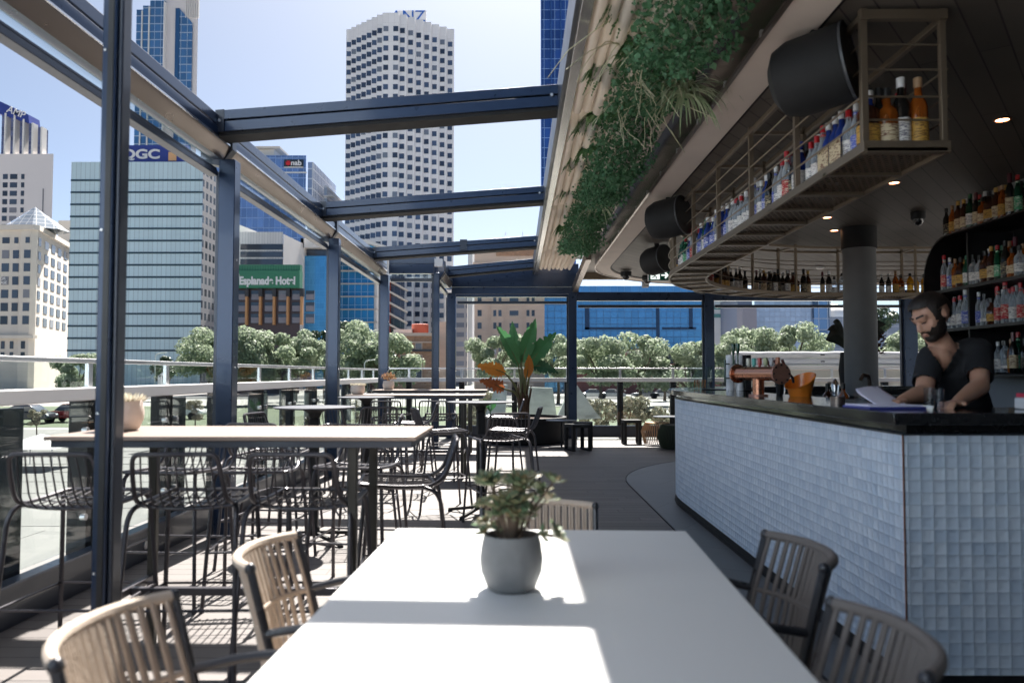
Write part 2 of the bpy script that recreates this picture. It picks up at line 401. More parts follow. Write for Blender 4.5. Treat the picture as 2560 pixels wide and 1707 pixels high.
def xz_panel(pts, y0, y1, name, mat, parent):
    k = len(pts)
    m = MB().add([(x, y0, z) for x, z in pts] + [(x, y1, z) for x, z in pts],
                 [tuple(range(k)), tuple(range(2 * k - 1, k - 1, -1))] + [(i, k + i, k + (i + 1) % k, (i + 1) % k) for i in range(k)])
    return m.build(name, mat, parent, True, bevel=.004)
xz_panel([(-1.37, 3.17), (1.3, 3.17), (1.3, 3.66), (.5, 3.63), (-1.37, 3.44)], 16.33, 16.43, 'upper_panel', STEEL, t)
xz_panel([(-1.37, 3.02), (1.3, 3.02), (1.3, 3.162), (-1.37, 3.162)], 16.31, 16.43, 'lower_panel', STEEL, t)
def header(label, x0, x1, y, z0, z1):
    t = thing('window_header', label, 'header beam', ((x0 + x1) / 2, y, z0), 0, 'header beams over the openings')
    MB().box(x0, x1, y - .06, y + .06, z0, z1).build('header_box', STEEL, t, True, bevel=.005)
    MB().box(x0 + .03, x1 - .03, y - .02, y + .02, z0 - .085, z0 - .006).build('clear_blind', GLASSC, t, True)
    MB().box(x0 + .03, x1 - .03, y - .03, y + .03, z0 - .145, z0 - .086).build('blind_bottom_bar', STEEL2, t, True)
    return t
hr = header('short header beam over the narrow return bay beside the left corner post', -2.34, -1.52, 14.25, 3.18, 3.36)
xz_panel([(-2.34, 3.365), (-1.5, 3.365), (-1.5, 3.52), (-2.34, 3.45)], 14.2, 14.26, 'infill_panel', STEEL, hr)
header('dark header beam on the far wall above the banana-leaved plant', -1.28, 1.08, 16.4, 2.96, 3.015)
header('dark header beam on the far wall between the middle posts', 1.26, 3.92, 16.4, 2.88, 3.06)
header('dark header beam on the far wall behind the round column', 4.14, 8.1, 16.4, 2.88, 3.06)
header('dark header beam on the far wall right of the round column', 8.36, 13, 16.4, 2.88, 3.06)
# small motor box
MB().box(-1.5, -1.36, 14.12, 14.2, 3.3, 3.44).build('box', WHITEP).name = 'awning_motor_box'
tag(bpy.data.objects['awning_motor_box'], 'small white square motor box at the inner end of the return bay', 'motor box')

# canopy rail, folds and added sun cover on the right of the rafters
t = thing('canopy_rail', 'long metal rail that carries the folded canopy and the rafter ends', 'rail', (.36, -1, 3.45))
MB().box(.33, .36, -3, 16.3, 3.43, 3.72).build('web', STEEL2, t, True, bevel=.003)
MB().box(.362, .43, -3, 16.3, 3.40, 3.47).build('silver_flange', INOX, t, True, bevel=.003)
cover = thing('added_sun_cover', 'added unseen cover that blocks and softens the sun above the canopy', 'roof cover', (.9, 6, 3.74))  # unseen cover added and shaped for the sunlight it stops
for a_, b_ in ((-3, 3.9), (4.05, 15.6)): MB().box(.365, 1.049, a_, b_, 3.748, 3.750).build('diffuser_layer', FABTOP, cover, True)  # added translucent layer that evens out the sun on the folds
MB().box(1.05, 1.6, -3, 16.3, 3.745, 3.77).build('sheet', STEEL2, cover, True)  # added opaque strip that blocks the sun
for y_ in (4.0, 6.3, 9.65, 13.1): MB().box(.44 if y_ == 4.0 else .60, 1.2, y_ - .28, y_ + .28, 3.722, 3.742).build('light_gap_strip', FABRIC, cover, True)  # added strips closing the light gaps at the rafters
bays = [(-1.5, 3.86, 'folded cream canopy above the dining table, out of the top of the picture'),
        (4.06, 6.2, 'nearest folded cream canopy bunch, ending at the largest rafter'),
        (6.42, 9.55, 'second folded cream canopy bunch, between the two larger rafters'),
        (9.76, 13.0, 'third folded cream canopy bunch, beside the lower half of the hanging plants'),
        (13.2, 15.45, 'small farthest folded cream canopy bunch at the end of the pergola')]
for (a, b, lab) in bays:
    t = thing('folded_canopy', lab, 'canopy', (.65, a, 3.7), 0, 'bunches of folded canopy fabric')
    for i in range(8):
        x = .478 + i * .08; n = 16; vs = []; fs = []
        rows = [(a, .25), (a + .02, .62), (a + .06, .88), (a + .12, 1)] + [(a + .12 + (b - a - .24) * k / 6, 1) for k in range(1, 7)] + [(b - .06, .9), (b - .02, .62), (b, .25)]
        dep = .015 * math.sin(i * 2.3)
        for (y, k) in rows:
            for j in range(n + 1):
                w = math.pi * (1 + j / n); zc = 3.47 + dep
                zz = zc + .075 * math.sin(w) if 0 < j < n else 3.715
                vs.append((x + .040 * math.copysign(abs(math.cos(w)) ** .8, math.cos(w)), y, 3.715 - (3.715 - zz) * (.25 + .75 * k)))
        W_ = n + 1
        for r_ in range(len(rows) - 1):
            for j in range(n): fs.append((r_ * W_ + j, r_ * W_ + j + 1, (r_ + 1) * W_ + j + 1, (r_ + 1) * W_ + j))
        MB().add(vs, fs).build('canopy_fold', FABRIC, t, True)

# bar canopy slab: stainless edge, concrete band, board ceiling
def board_mat():
    m, t, b, o = nt('dark_ceiling_boards')
    g = t.nodes.new('ShaderNodeNewGeometry'); mp = t.nodes.new('ShaderNodeMapping'); mp.inputs['Rotation'].default_value = (0, 0, rad(-52))
    L(t, g.outputs['Position'], mp.inputs[0])
    br = t.nodes.new('ShaderNodeTexBrick'); L(t, mp.outputs[0], br.inputs['Vector'])
    for k, x in (('Scale', 1), ('Brick Width', 2.6), ('Row Height', .16), ('Mortar Size', .005)): br.inputs[k].default_value = x
    br.inputs['Color1'].default_value = (.105, .088, .076, 1); br.inputs['Color2'].default_value = (.15, .127, .11, 1); br.inputs['Mortar'].default_value = (.015, .013, .012, 1)
    L(t, mix(t, mth(t, 'MULTIPLY', noise(t, 4, (1, 1, 1), 6), .6), br.outputs[0], (.075, .066, .06)), b.inputs['Base Color']); b.inputs['Roughness'].default_value = .6
    bumpn(t, b, br.outputs['Fac'], -.3, .01)
    return m
CP = lambda o, xe=14: arcpath(1.37, -4, 13.3, 2.9, o, xe)
slab = thing('bar_canopy_slab', 'concrete-edged canopy slab with rounded end over the bar', 'canopy slab', (2, 6, 3.2))
MB().ribbon(CP(0), CP(-.25), 3.2, 3.26).build('concrete_band', CONC, slab, True, bevel=.004)
MB().ribbon(CP(.02), CP(-.004), 3.2 + .014, 3.58).build('stainless_fascia', INOX, slab, True)
MB().ribbon(CP(.03), CP(.005), 3.19, 3.213).build('edge_angle', INOX2, slab, True)
MB().ribbon(CP(-.252), CP(-.275), 3.212, 3.26).build('shadow_gap', BLACKM, slab, True)
MB().prism(CP(-.27) + [(14, -4)], 3.222, 3.25).build('ceiling', board_mat(), None)
struct(bpy.data.objects['ceiling'])
MB().prism(CP(-.1) + [(14, -4)], 3.5, 3.56).build('roof_sheet', STEEL2, slab, True)
_m = MB()
for i in range(16):
    y = 1.2 + i * .75; _m.box(1.335, 1.352, y, y + .03, 3.195, 3.23)
_m.build('edge_clip', ALU, slab, True)
# white canvas ceiling beyond the slab
cv = MB().box(1.25, 14, 12.5, 16.9, 3.42, 3.44).build('canvas_ceiling', M('white_canvas', (.8, .76, .72), .8, 0, .04, 2))
tag(cv, 'white canvas ceiling between the rounded slab and the far glazing', 'canvas roof')
t = thing('roof_beam', 'short pale roof beam at the head of the middle far post', 'beam', (1.3, 15, 3.2))
MB().bar((1.22, 13.2, 3.36), (1.22, 16.3, 3.13), .1, .16).build('beam_box', INOX2, t, True, bevel=.004)
t = thing('roof_beam', 'dark cross beam under the white canvas ceiling', 'beam', (3, 15.6, 3.2))
MB().box(1.3, 13, 15.72, 15.86, 3.26, 3.4).build('beam_box', BRONZE, t, True, bevel=.004)
MB().box(2.55, 2.67, 15.7, 15.88, 3.1, 3.26).build('bracket', ALU, t, True)

# balustrades
BLUEBLK = M('blue_black_panel', (.02, .03, .042), .12, 0, .2, 3, coat=.4)
def balustrade(label, a, b, n, first, plinth_side, zr=1.45, panels=False):
    a, b = Vector(a), Vector(b); d = (b - a).normalized(); nn = Vector((-d.y, d.x)) * plinth_side
    t = thing('glass_balustrade', label, 'balustrade', (*((a + b) / 2), 0), 0, 'glass balustrades round the terrace')
    P = lambda s, o, z: (*(a + d * s + nn * o), z)
    Ln = (b - a).length
    MB().bar(P(0, 0, 1.217), P(Ln, 0, 1.217), .12, .085).build('white_beam', WHITEP, t, True, bevel=.006)
    MB().bar(P(0, 0, zr - .015), P(Ln, 0, zr - .015), .045, .03).build('handrail', ALU, t, True, bevel=.004)
    MB().bar(P(0, .13, .11), P(Ln, .13, .11), .07, .22).build('plinth', STEEL2, t, True, bevel=.004)
    MB().bar(P(0, .13, .228), P(Ln, .13, .228), .09, .014).build('plinth_cap', STEEL, t, True)
    m = MB(); s = first + .5
    while s < Ln:
        m.cyl(P(s, .16, .11), P(s, .172, .11), .03, 10); s += 2.3
    m.build('round_vent', ALU, t, True)
    s = first; prev = 0.02
    while s < Ln - .05:
        MB().bar(P(s, 0, 1.26), P(s, 0, zr - .03), .03, .05, (d.x, d.y, 0)).build('stanchion', ALU, t, True, bevel=.003)
        po = MB().bar(P(s, -.03, .0), P(s, -.03, 1.172), .13, .12, (d.x, d.y, 0)).build('post', BLACKM, t, True, bevel=.004)
        for z in (.42, .98):
            for q in (-.1, .1): MB().cyl(P(s + q, .025, z), P(s + q, .058, z), .022, 12).build('glass_clamp', ALU, po, True)
        s2 = min(s, Ln)
        MB().bar(P(prev + .02, .04, .70), P(s2 - .02, .04, .70), .012, .92).build('lower_pane', GLASSC, t, True)
        MB().bar(P(prev + .03, 0, 1.345), P(s2 - .03, 0, 1.345), .01, .16).build('upper_pane', GLASSC, t, True)
        if panels: MB().bar(P(s + .34, -.12, .0), P(s + .34, -.12, 1.15), .03, .60, (d.x, d.y, 0)).build('dark_panel', BLUEBLK, t, True, bevel=.003)  # plain dark panel standing behind the glass
        prev = s; s += 1.15
    MB().bar(P(prev + .02, .04, .70), P(Ln - .02, .04, .70), .012, .92).build('lower_pane', GLASSC, t, True)
    MB().bar(P(prev + .03, 0, 1.345), P(Ln - .03, 0, 1.345), .01, .16).build('upper_pane', GLASSC, t, True)
    return t
balustrade('long glass balustrade with white beam along the left deck edge', (-2.86, -2.3), (-2.86, 16.95), 0, .6, -1, panels=True)
balustrade('far glass balustrade with white beam across the end of the terrace', (-2.80, 17.02), (13, 17.02), 0, .45, -1, 1.48)

#### PART 3 : bar, hanging shelf, bottles
def pillow_mat():
    m, t, b, o = nt('pillow_tiles')
    uv = t.nodes.new('ShaderNodeUVMap'); s = t.nodes.new('ShaderNodeSeparateXYZ'); L(t, uv.outputs[0], s.inputs[0])
    P = .0527
    a, c = mth(t, 'DIVIDE', s.outputs[0], P), mth(t, 'DIVIDE', s.outputs[1], P)
    cb = t.nodes.new('ShaderNodeCombineXYZ'); L(t, mth(t, 'FLOOR', a), cb.inputs[0]); L(t, mth(t, 'FLOOR', c), cb.inputs[1])
    w = t.nodes.new('ShaderNodeTexWhiteNoise'); w.noise_dimensions = '2D'; L(t, cb.outputs[0], w.inputs['Vector'])
    def hump(x):
        k = mth(t, 'MULTIPLY_ADD', mth(t, 'FRACT', x), 2, -1); k = mth(t, 'ABSOLUTE', k)
        return mth(t, 'SUBTRACT', 1, mth(t, 'POWER', k, 2.8)), k
    (ha, ka), (hc, kc) = hump(a), hump(c)
    h = mth(t, 'MULTIPLY', ha, hc)
    col = mix(t, w.outputs['Value'], (.50, .61, .76), (.68, .77, .89))
    col = mix(t, mth(t, 'MULTIPLY', noise(t, 1.3), .3), col, (.60, .68, .77))
    g = mth(t, 'GREATER_THAN', mth(t, 'MAXIMUM', ka, kc), .955)
    L(t, mix(t, g, col, (.38, .47, .57)), b.inputs['Base Color'])
    b.inputs['Roughness'].default_value = .42
    bumpn(t, b, mth(t, 'ADD', h, mth(t, 'MULTIPLY', noise(t, 60), .12)), .36, .012)
    return m
BARP = lambda o, xe=9: arcpath(1.655, 3.37 - o, 7.9, 3.0, o, xe, [(9, 3.37 - o)])
bar = thing('bar_counter', 'curved bar faced in pale blue pillow tiles under a polished black top', 'bar counter', (3, 6, 0))
MB().wall(BARP(0), .075, 1.086).build('tile_facing', pillow_mat(), bar, True)
MB().ribbon(BARP(-.012), BARP(-.04), 0, .073).build('kick_board', BLACKM, bar, True)
MB().ribbon(BARP(.012), BARP(-.02), 0, .008).build('floor_trim', BLACKM, bar, True)
MB().ribbon(BARP(-.035), BARP(-.06), 1.0, 1.135).build('recessed_reveal', STONE, bar, True)
MB().ribbon(BARP(.004), BARP(-.036), 1.086, 1.092).build('tile_cap', STEEL2, bar, True)
MB().ribbon(BARP(.07), BARP(-.5), 1.135, 1.185).build('counter_top', STONE, bar, True, bevel=.004)
MB().ribbon(BARP(-.44), BARP(-.5), 0, 1.13).build('service_side', BLACKM, bar, True)
MB().box(1.652, 1.658, 3.366, 3.372, .075, 1.086).build('copper_corner_strip', COPPERD, bar, True)
# shelf under the counter on the service side
MB().ribbon(BARP(-.5), BARP(-.95), .86, .9).build('work_top', INOX, bar, True)

# round column
t = thing('round_column', 'round grey concrete column standing inside the bar', 'column', (4.4, 10, 0))
MB().lathe([(.2, 0), (.2, 2.95)], 40).build('shaft', CONCD, t)
MB().lathe([(.215, 2.95), (.215, 3.222)], 40).build('collar', BLACKM, t)

# hanging shelf
SP = lambda o, xe=10, y0=3.93: arcpath(1.75, y0, 8.7, 3.0, o, xe)
hs = thing('hanging_bottle_shelf', 'long curved bronze cage shelf of bottles hung from the ceiling above the bar', 'hanging shelf', (2, 6, 2.49))
def railpath(o, z, hh, ww, name, y0=3.93):
    MB().ribbon(SP(o, y0=y0), SP(o - ww, y0=y0), z, z + hh).build(name, BRONZE, hs, True, bevel=.002)
railpath(0, 2.47, .05, .02, 'outer_bottom_rail'); railpath(-.43, 2.47, .05, .02, 'inner_bottom_rail')
railpath(0, 3.15, .035, .03, 'outer_top_rail'); railpath(-.42, 3.15, .035, .03, 'inner_top_rail')
def shelf_floor_mat():
    m, t, b, o = nt('expanded_mesh')
    g = t.nodes.new('ShaderNodeNewGeometry'); p = t.nodes.new('ShaderNodeSeparateXYZ'); L(t, g.outputs['Position'], p.inputs[0])
    d1 = mth(t, 'FRACT', mth(t, 'MULTIPLY', mth(t, 'ADD', p.outputs[0], mth(t, 'MULTIPLY', p.outputs[1], .55)), 24))
    d2 = mth(t, 'FRACT', mth(t, 'MULTIPLY', mth(t, 'SUBTRACT', p.outputs[0], mth(t, 'MULTIPLY', p.outputs[1], .55)), 24))
    s = mth(t, 'MAXIMUM', mth(t, 'LESS_THAN', d1, .34), mth(t, 'LESS_THAN', d2, .34))
    L(t, mth(t, 'MULTIPLY_ADD', s, .75, .25), b.inputs['Alpha'])
    b.inputs['Base Color'].default_value = (.17, .125, .09, 1); b.inputs['Roughness'].default_value = .5; b.inputs['Metallic'].default_value = .4
    return m
MB().ribbon(SP(-.02), SP(-.43), 2.492, 2.495).build('mesh_floor', shelf_floor_mat(), hs, True)
for i, z in enumerate((2.64, 2.76, 2.9, 3.03)):
    pa = [(x, y, z) for x, y in SP(-.008)]
    MB().tube([(2.18, 3.94, z)] + pa, .006, 6).build('guard_rod', BRONZE, hs, True)
    if i < 3: MB().tube([(x, y, z) for x, y in SP(-.445)], .006, 6).build('guard_rod', BRONZE, hs, True)
def along(path, step, s0=0):
    """points and directions along a plan path"""
    out = []; P = [Vector(p) for p in path]; acc = -s0
    for a, b in zip(P, P[1:]):
        d = b - a; l = d.length
        while acc <= l:
            if acc >= 0: out.append((a + d * (acc / l), d.normalized()))
            acc += step
        acc -= l
    return out
outer = along(SP(0), .955); inner = along(SP(-.43), .955)
for k, (p, d) in enumerate(outer):
    if p.x > 9: break
    nrm = Vector((d.y, -d.x)); q = p + nrm * .018
    MB().bar((q.x, q.y, 2.47), (q.x, q.y, 3.21), .034, .034, (d.x, d.y, 0)).build('upright', BRONZE, hs, True, bevel=.002)
    q2 = p + nrm * .42
    MB().bar((q2.x, q2.y, 2.47), (q2.x, q2.y, 3.21), .03, .03, (d.x, d.y, 0)).build('upright', BRONZE, hs, True, bevel=.002)
    MB().bar((q.x, q.y, 2.478), (q2.x, q2.y, 2.478), .06, .022).build('cross_bar', BRONZE, hs, True)
    MB().bar((q.x, q.y, 3.165), (q2.x, q2.y, 3.165), .03, .025).build('cross_bar', BRONZE, hs, True)
    if k:
        pm = Vector(outer[k - 1][0] + p) / 2; qm = pm + nrm * .43
        MB().bar((pm.x, pm.y, 2.48), (qm.x, qm.y, 2.48), .04, .016).build('cross_bar', BRONZE, hs, True)
MB().box(1.75, 2.19, 3.90, 3.93, 2.47, 2.525).build('end_bottom_bar', BRONZE, hs, True, bevel=.002)
MB().box(1.75, 2.19, 3.90, 3.93, 3.15, 3.2).build('end_top_bar', BRONZE, hs, True, bevel=.002)

# bottles
def glassy(name, col, tr=.5, rough=.06):
    m, t, b, o = nt(name)
    b.inputs['Base Color'].default_value = (*col, 1); b.inputs['Roughness'].default_value = rough; b.inputs['Coat Weight'].default_value = .6; b.inputs['Coat Roughness'].default_value = .03
    tb = t.nodes.new('ShaderNodeBsdfTransparent'); tb.inputs[0].default_value = (*[min(1, c ** .6 + .12) for c in col], 1)
    lw = t.nodes.new('ShaderNodeLayerWeight'); lw.inputs[0].default_value = .35
    mx = t.nodes.new('ShaderNodeMixShader'); L(t, mth(t, 'MULTIPLY_ADD', lw.outputs[1], tr, 1 - tr), mx.inputs[0])
    L(t, tb.outputs[0], mx.inputs[1]); L(t, b.outputs[0], mx.inputs[2]); L(t, mx.outputs[0], o.inputs[0])
    return m
GL = {'clear': glassy('bottle_clear', (.62, .68, .74), .72), 'blue': glassy('bottle_blue', (.03, .07, .35), .4), 'green': glassy('bottle_green', (.01, .10, .05), .35),
      'amber': glassy('bottle_amber', (.45, .12, .015), .55), 'dark': glassy('bottle_dark', (.012, .012, .012), .1), 'brown': glassy('bottle_brown', (.07, .02, .008), .3),
      'gold': glassy('bottle_gold', (.85, .42, .03), .35)}
def label_mat(name, a, b2, dens=60):
    m, t, b, o = nt(name)
    n1 = noise(t, 1, (30, 30, 190), 2); s = mth(t, 'GREATER_THAN', n1, .56)
    L(t, mix(t, s, a, b2), b.inputs['Base Color']); b.inputs['Roughness'].default_value = .55
    return m
LB = {'white': label_mat('label_white', (.8, .78, .75), (.25, .24, .28)), 'cream': label_mat('label_cream', (.66, .55, .36), (.2, .08, .05)), 'blue': label_mat('label_blue', (.1, .14, .5), (.75, .75, .8)),
      'red': label_mat('label_red', (.5, .03, .04), (.8, .7, .55)), 'black': label_mat('label_black', (.03, .03, .03), (.6, .5, .3)), 'green': label_mat('label_green', (.1, .4, .2), (.8, .8, .7)), 'gold': label_mat('label_gold', (.6, .35, .07), (.2, .1, .03))}
CPM = {k: M('cap_' + k, c, .35, 0, .08, 20, coat=.3) for k, c in dict(white=(.8, .8, .8), red=(.5, .015, .02), black=(.015, .015, .015), gold=(.6, .36, .08), blue=(.03, .06, .35), green=(.02, .14, .07), wine=(.09, .01, .02), cork=(.4, .25, .14)).items()}
SHAPES = [[(.034, 0), (.037, .006), (.037, .185), (.033, .205), (.018, .235), (.0145, .25), (.0145, .298)],
          [(.042, 0), (.046, .006), (.046, .15), (.042, .172), (.02, .195), (.016, .21), (.016, .252)],
          [(.03, 0), (.033, .006), (.033, .2), (.024, .232), (.014, .26), (.014, .325)],
          [(.04, 0), (.043, .005), (.036, .09), (.042, .17), (.034, .2), (.017, .222), (.017, .26)]]
PROTO = {}
def bottle(kind, label, loc, k=1.0, group='', parts=True):
    g, c, l, s = kind
    if kind not in PROTO:
        sh = SHAPES[s]; b = MB().lathe(sh, 14).build('bottle', GL[g])
        r, z = sh[-1]
        MB().lathe([(r + .003, z - .028 if c != 'wine' else z - .06), (r + .003, z + .014), (r * .6, z + .018)], 12).build('cap', CPM[c], b)
        zb, zt = sh[1][1] + .03, sh[2][1] - .02; rr = sh[1][0] if s != 3 else .04
        MB().lathe([(rr + .0012, zb), (rr + .0012, zb + (zt - zb) * .78)], 14, caps=False).build('paper_label', LB[l], b)
        if s == 2: MB().lathe([(.0165, .27), (.0162, .285)], 12, caps=False).build('neck_label', LB[l], b)
        PROTO[kind] = b; o = b
    else: o = dup(PROTO[kind])
    o.location = loc; o.scale = (k, k, k); o.rotation_euler = (0, 0, R.uniform(0, 6.28))
    return tag(o, label, 'bottle', group)
KN = {('clear', 'white', 'white', 0): 'clear bottle with white cap and white label', ('clear', 'red', 'white', 0): 'clear bottle with red cap and white label',
      ('clear', 'white', 'blue', 2): 'slim clear bottle with blue label', ('blue', 'white', 'blue', 0): 'blue glass bottle with white cap',
      ('clear', 'red', 'red', 2): 'tall bottle with red cap and red label', ('clear', 'black', 'white', 1): 'squat clear bottle with black cap',
      ('blue', 'blue', 'white', 2): 'slim blue bottle with blue cap', ('green', 'green', 'white', 0): 'green bottle with white label',
      ('dark', 'wine', 'cream', 2): 'dark wine bottle with cream label', ('brown', 'gold', 'cream', 0): 'brown bottle with gold cap and cream label',
      ('dark', 'black', 'black', 0): 'black bottle with dark label', ('brown', 'black', 'gold', 1): 'squat brown bottle with gold label',
      ('amber', 'black', 'cream', 1): 'squat amber whisky bottle with cream label', ('amber', 'cork', 'gold', 0): 'amber bottle with cork stopper',
      ('gold', 'black', 'gold', 3): 'glowing golden bottle with black cap', ('clear', 'black', 'white', 3): 'waisted clear bottle with black cap',
      ('green', 'red', 'green', 2): 'tall green bottle with red cap', ('dark', 'white', 'white', 0): 'dark bottle with white cap and label'}
def pick(*ks): return R.choice([k for k in KN if k[0] in ks])
orden = ['nearest', 'second', 'third', 'fourth', 'fifth', 'far curved']
# near straight run, bay by bay
for bay in range(5):
    y0, y1 = 3.99 + bay * .955, 3.99 + bay * .955 + .9
    seen = set()
    for row, xx in enumerate((1.835, 1.945)):
        y = y0 + .02
        while y < y1 - .03:
            if bay == 0: k = R.choice([('clear', 'red', 'white', 0), ('blue', 'white', 'blue', 0), ('clear', 'white', 'white', 0), ('clear', 'red', 'red', 2), ('clear', 'white', 'blue', 2)]) if y > 4.1 else ('blue', 'white', 'blue', 0)
            elif bay == 1: k = pick('clear', 'dark', 'blue', 'brown')
            elif bay == 2: k = pick('clear', 'blue')
            else: k = pick('clear', 'blue', 'green')
            if row == 1 and R.random() < .55: y += .1; continue
            bottle(k, '%s in %s row of %s shelf bay' % (KN[k], ('front', 'back')[row], orden[bay]), (xx + R.uniform(-.012, .012), y, 2.497), R.uniform(.92, 1.1), '%s in the %s bay' % (KN[k], orden[bay]))
            y += R.uniform(.082, .1)
# card notices leaning in the first bay
for y, lab in ((4.33, 'cream printed card leaning on bottles in the nearest shelf bay, nearer one'), (4.5, 'cream printed card leaning on bottles in the nearest shelf bay, farther one')):
    c = MB().box(1.778, 1.782, y - .075, y + .075, 2.5, 2.66).build('menu_card', LB['cream']); tag(c, lab, 'card')
for i, (x, k) in enumerate(((1.83, ('brown', 'black', 'gold', 1)), (1.925, ('amber', 'black', 'cream', 1)), (2.0, ('dark', 'white', 'white', 0)), (2.09, ('amber', 'cork', 'gold', 0)))):
    bottle(k, ['squat brown bottle at the left end of the cage front', 'round amber bottle, second from left at the cage front', 'dark bottle with pale label, third from left at the cage front', 'amber bottle with cork at the right of the cage front'][i], (x, 4.02, 2.497), 1.25)
# curved and far run
n = 0
for p, d in along(SP(-.30), .098, 4.9):
    if p.x > 8.2: break
    if R.random() < .16: continue
    nrm = Vector((d.y, -d.x)); q = p + nrm * R.uniform(-.05, .05)
    if p.x < 2.6: k = pick('dark', 'brown', 'clear'); w = 'tight left curve'
    elif p.x < 4.6: k = pick('dark', 'brown'); w = 'left of round column'
    elif p.x < 5.7: k = pick('amber', 'brown', 'dark') if p.x > 4.9 else pick('clear', 'amber'); w = 'right of round column'
    else: k = ('gold', 'black', 'gold', 3) if 5.7 < p.x < 6.35 else pick('amber', 'brown'); w = 'behind the bartender'
    bottle(k, '%s on far shelf, %s' % (KN[k], w), (q.x, q.y, 2.497), R.uniform(.9, 1.2), '%s, far shelf %s' % (KN[k], w))
for p, d in along(SP(-.14), .1, 5.3):
    if p.x > 4.2: break
    if R.random() < .4: continue
    k = pick('dark', 'brown'); bottle(k, '%s at back of far shelf' % KN[k], (p.x, p.y, 2.497), R.uniform(.95, 1.2), '%s, back row of far shelf' % KN[k])

# back bar cabinet on the right wall
bb = thing('back_bar_cabinet', 'tall black round-ended display cabinet of lit bottle shelves on the right wall', 'cabinet', (4.6, 6, 1.3))
def rrect(y0, y1, z0, z1, r, n=8):
    P = []
    for cy, cz, a0 in ((y1 - r, z1 - r, 0), (y0 + r, z1 - r, 90), (y0 + r, z0 + r, 180), (y1 - r, z0 + r, 270)):
        for i in range(n + 1):
            a = rad(a0 + 90 * i / n); P.append((cy + r * math.cos(a), cz + r * math.sin(a)))
    return P
def yz_prism(poly, x0, x1):
    k = len(poly)
    return MB().add([(x0, y, z) for y, z in poly] + [(x1, y, z) for y, z in poly], [tuple(range(k)), tuple(range(2 * k - 1, k - 1, -1))] + [(i, k + i, k + (i + 1) % k, (i + 1) % k) for i in range(k)])
yz_prism(rrect(2.5, 8.25, 1.33, 2.74, .45), 4.78, 4.84).build('back_panel', BLACK, bb, True)
rp = rrect(2.5, 8.25, 1.33, 2.74, .45)
m = MB(); k = len(rp); pin = [(y + (5.375 - y) * .006, z + (2.035 - z) * .02) for y, z in rp]
m.add([(x, y, z) for x in (4.3, 4.8) for P in (rp, pin) for y, z in P], [])
for i in range(k):
    j = (i + 1) % k
    m.f += [(i, j, k + j, k + i), (2 * k + i, 3 * k + i, 3 * k + j, 2 * k + j), (i, 2 * k + i, 2 * k + j, j), (k + i, k + j, 3 * k + j, 3 * k + i)]
m.build('rim', BLACK, bb, True)
for z in (1.80, 2.20):
    MB().box(4.32, 4.78, 2.55, 8.2, z - .03, z).build('shelf', BLACK, bb, True, bevel=.002)
for y in (4.6, 6.1, 7.5): MB().box(4.34, 4.78, y - .012, y + .012, 1.36, 2.71).build('divider', BLACK, bb, True)
for z, lv in ((1.362, 'lowest'), (1.80, 'second'), (2.20, 'third'), (2.745, 'topmost')):
    for row in range(3):
        y = 6.8 + row * .05
        while y < (8.1 if lv in ('second', 'third') else 7.75 if lv == 'lowest' else 7.95):
            if lv == 'lowest' and R.random() < .4: y += .12; continue
            k = pick('green', 'dark', 'amber', 'brown') if lv == 'topmost' else (pick('clear') if lv == 'second' and R.random() < .8 else pick('clear', 'dark', 'brown', 'green', 'amber'))
            bottle(k, '%s on %s level of black cabinet' % (KN[k], lv), (4.39 + row * .125, y, z), R.uniform(.92, 1.15), '%s, cabinet %s level' % (KN[k], lv))
            y += R.uniform(.09, .115)
# right-hand interior walls
WALLG = M('grey_interior_wall', (.30, .32, .34), .75, 0, .1, 2)
w = MB().box(4.84, 5.0, -4, 8.5, 0, 1.3).build('interior_wall', WALLG); struct(w)
w = MB().box(4.86, 5.0, -4, 8.2, 1.3, 3.22).build('interior_wall', M('wall_above_cabinet', (.24, .25, .26), .8, 0, .1, 2)); struct(w)
bc = thing('back_counter', 'black back counter along the right wall under the cabinet', 'counter', (4.5, 6, 0))
MB().box(4.25, 4.83, 2, 8.3, .86, .9).build('counter_top', STONE, bc, True, bevel=.003)
MB().box(4.3, 4.83, 2, 8.3, 0, .859).build('cupboard_front', BLACKM, bc, True)
w = MB().box(.75, 5.0, -.9, -.7, 0, 3.2).build('added_shade_wall', M('shade_wall_dark', (.06, .065, .07), .8)); RW = thing('added_bounce_wall', 'added pale blue-white wall out of view, bouncing light onto the terrace', 'building', (-8, -4.5, 0))  # both walls added out of view: dark one blocks light, pale one bounces it
MB().box(-18, -3.2, -5, -4.2, -2.5, 13).build('wall', M('bounce_wall_blue', (.62, .73, .84), .8, 0, .05, 1), RW, True)  # bluish colour tints the fill light this added wall throws back
for wx in (-13, -9.5, -6): MB().box(wx - .7, wx + .7, -4.22, -4.15, 4.5, 6.4).build('window', BLACK, RW, True)  # invented openings in the added bounce wall

# service island behind the bar (fridges, sinks)
si = thing('service_island', 'low black service island inside the bar with steel top', 'service island', (5, 10.3, 0))
MB().box(2.9, 8.5, 9.4, 10.2, 0, 1.06).build('body', BLACKM, si, True, bevel=.004)
MB().box(2.88, 8.5, 9.38, 10.22, 1.062, 1.085).build('steel_top', STONE, si, True)

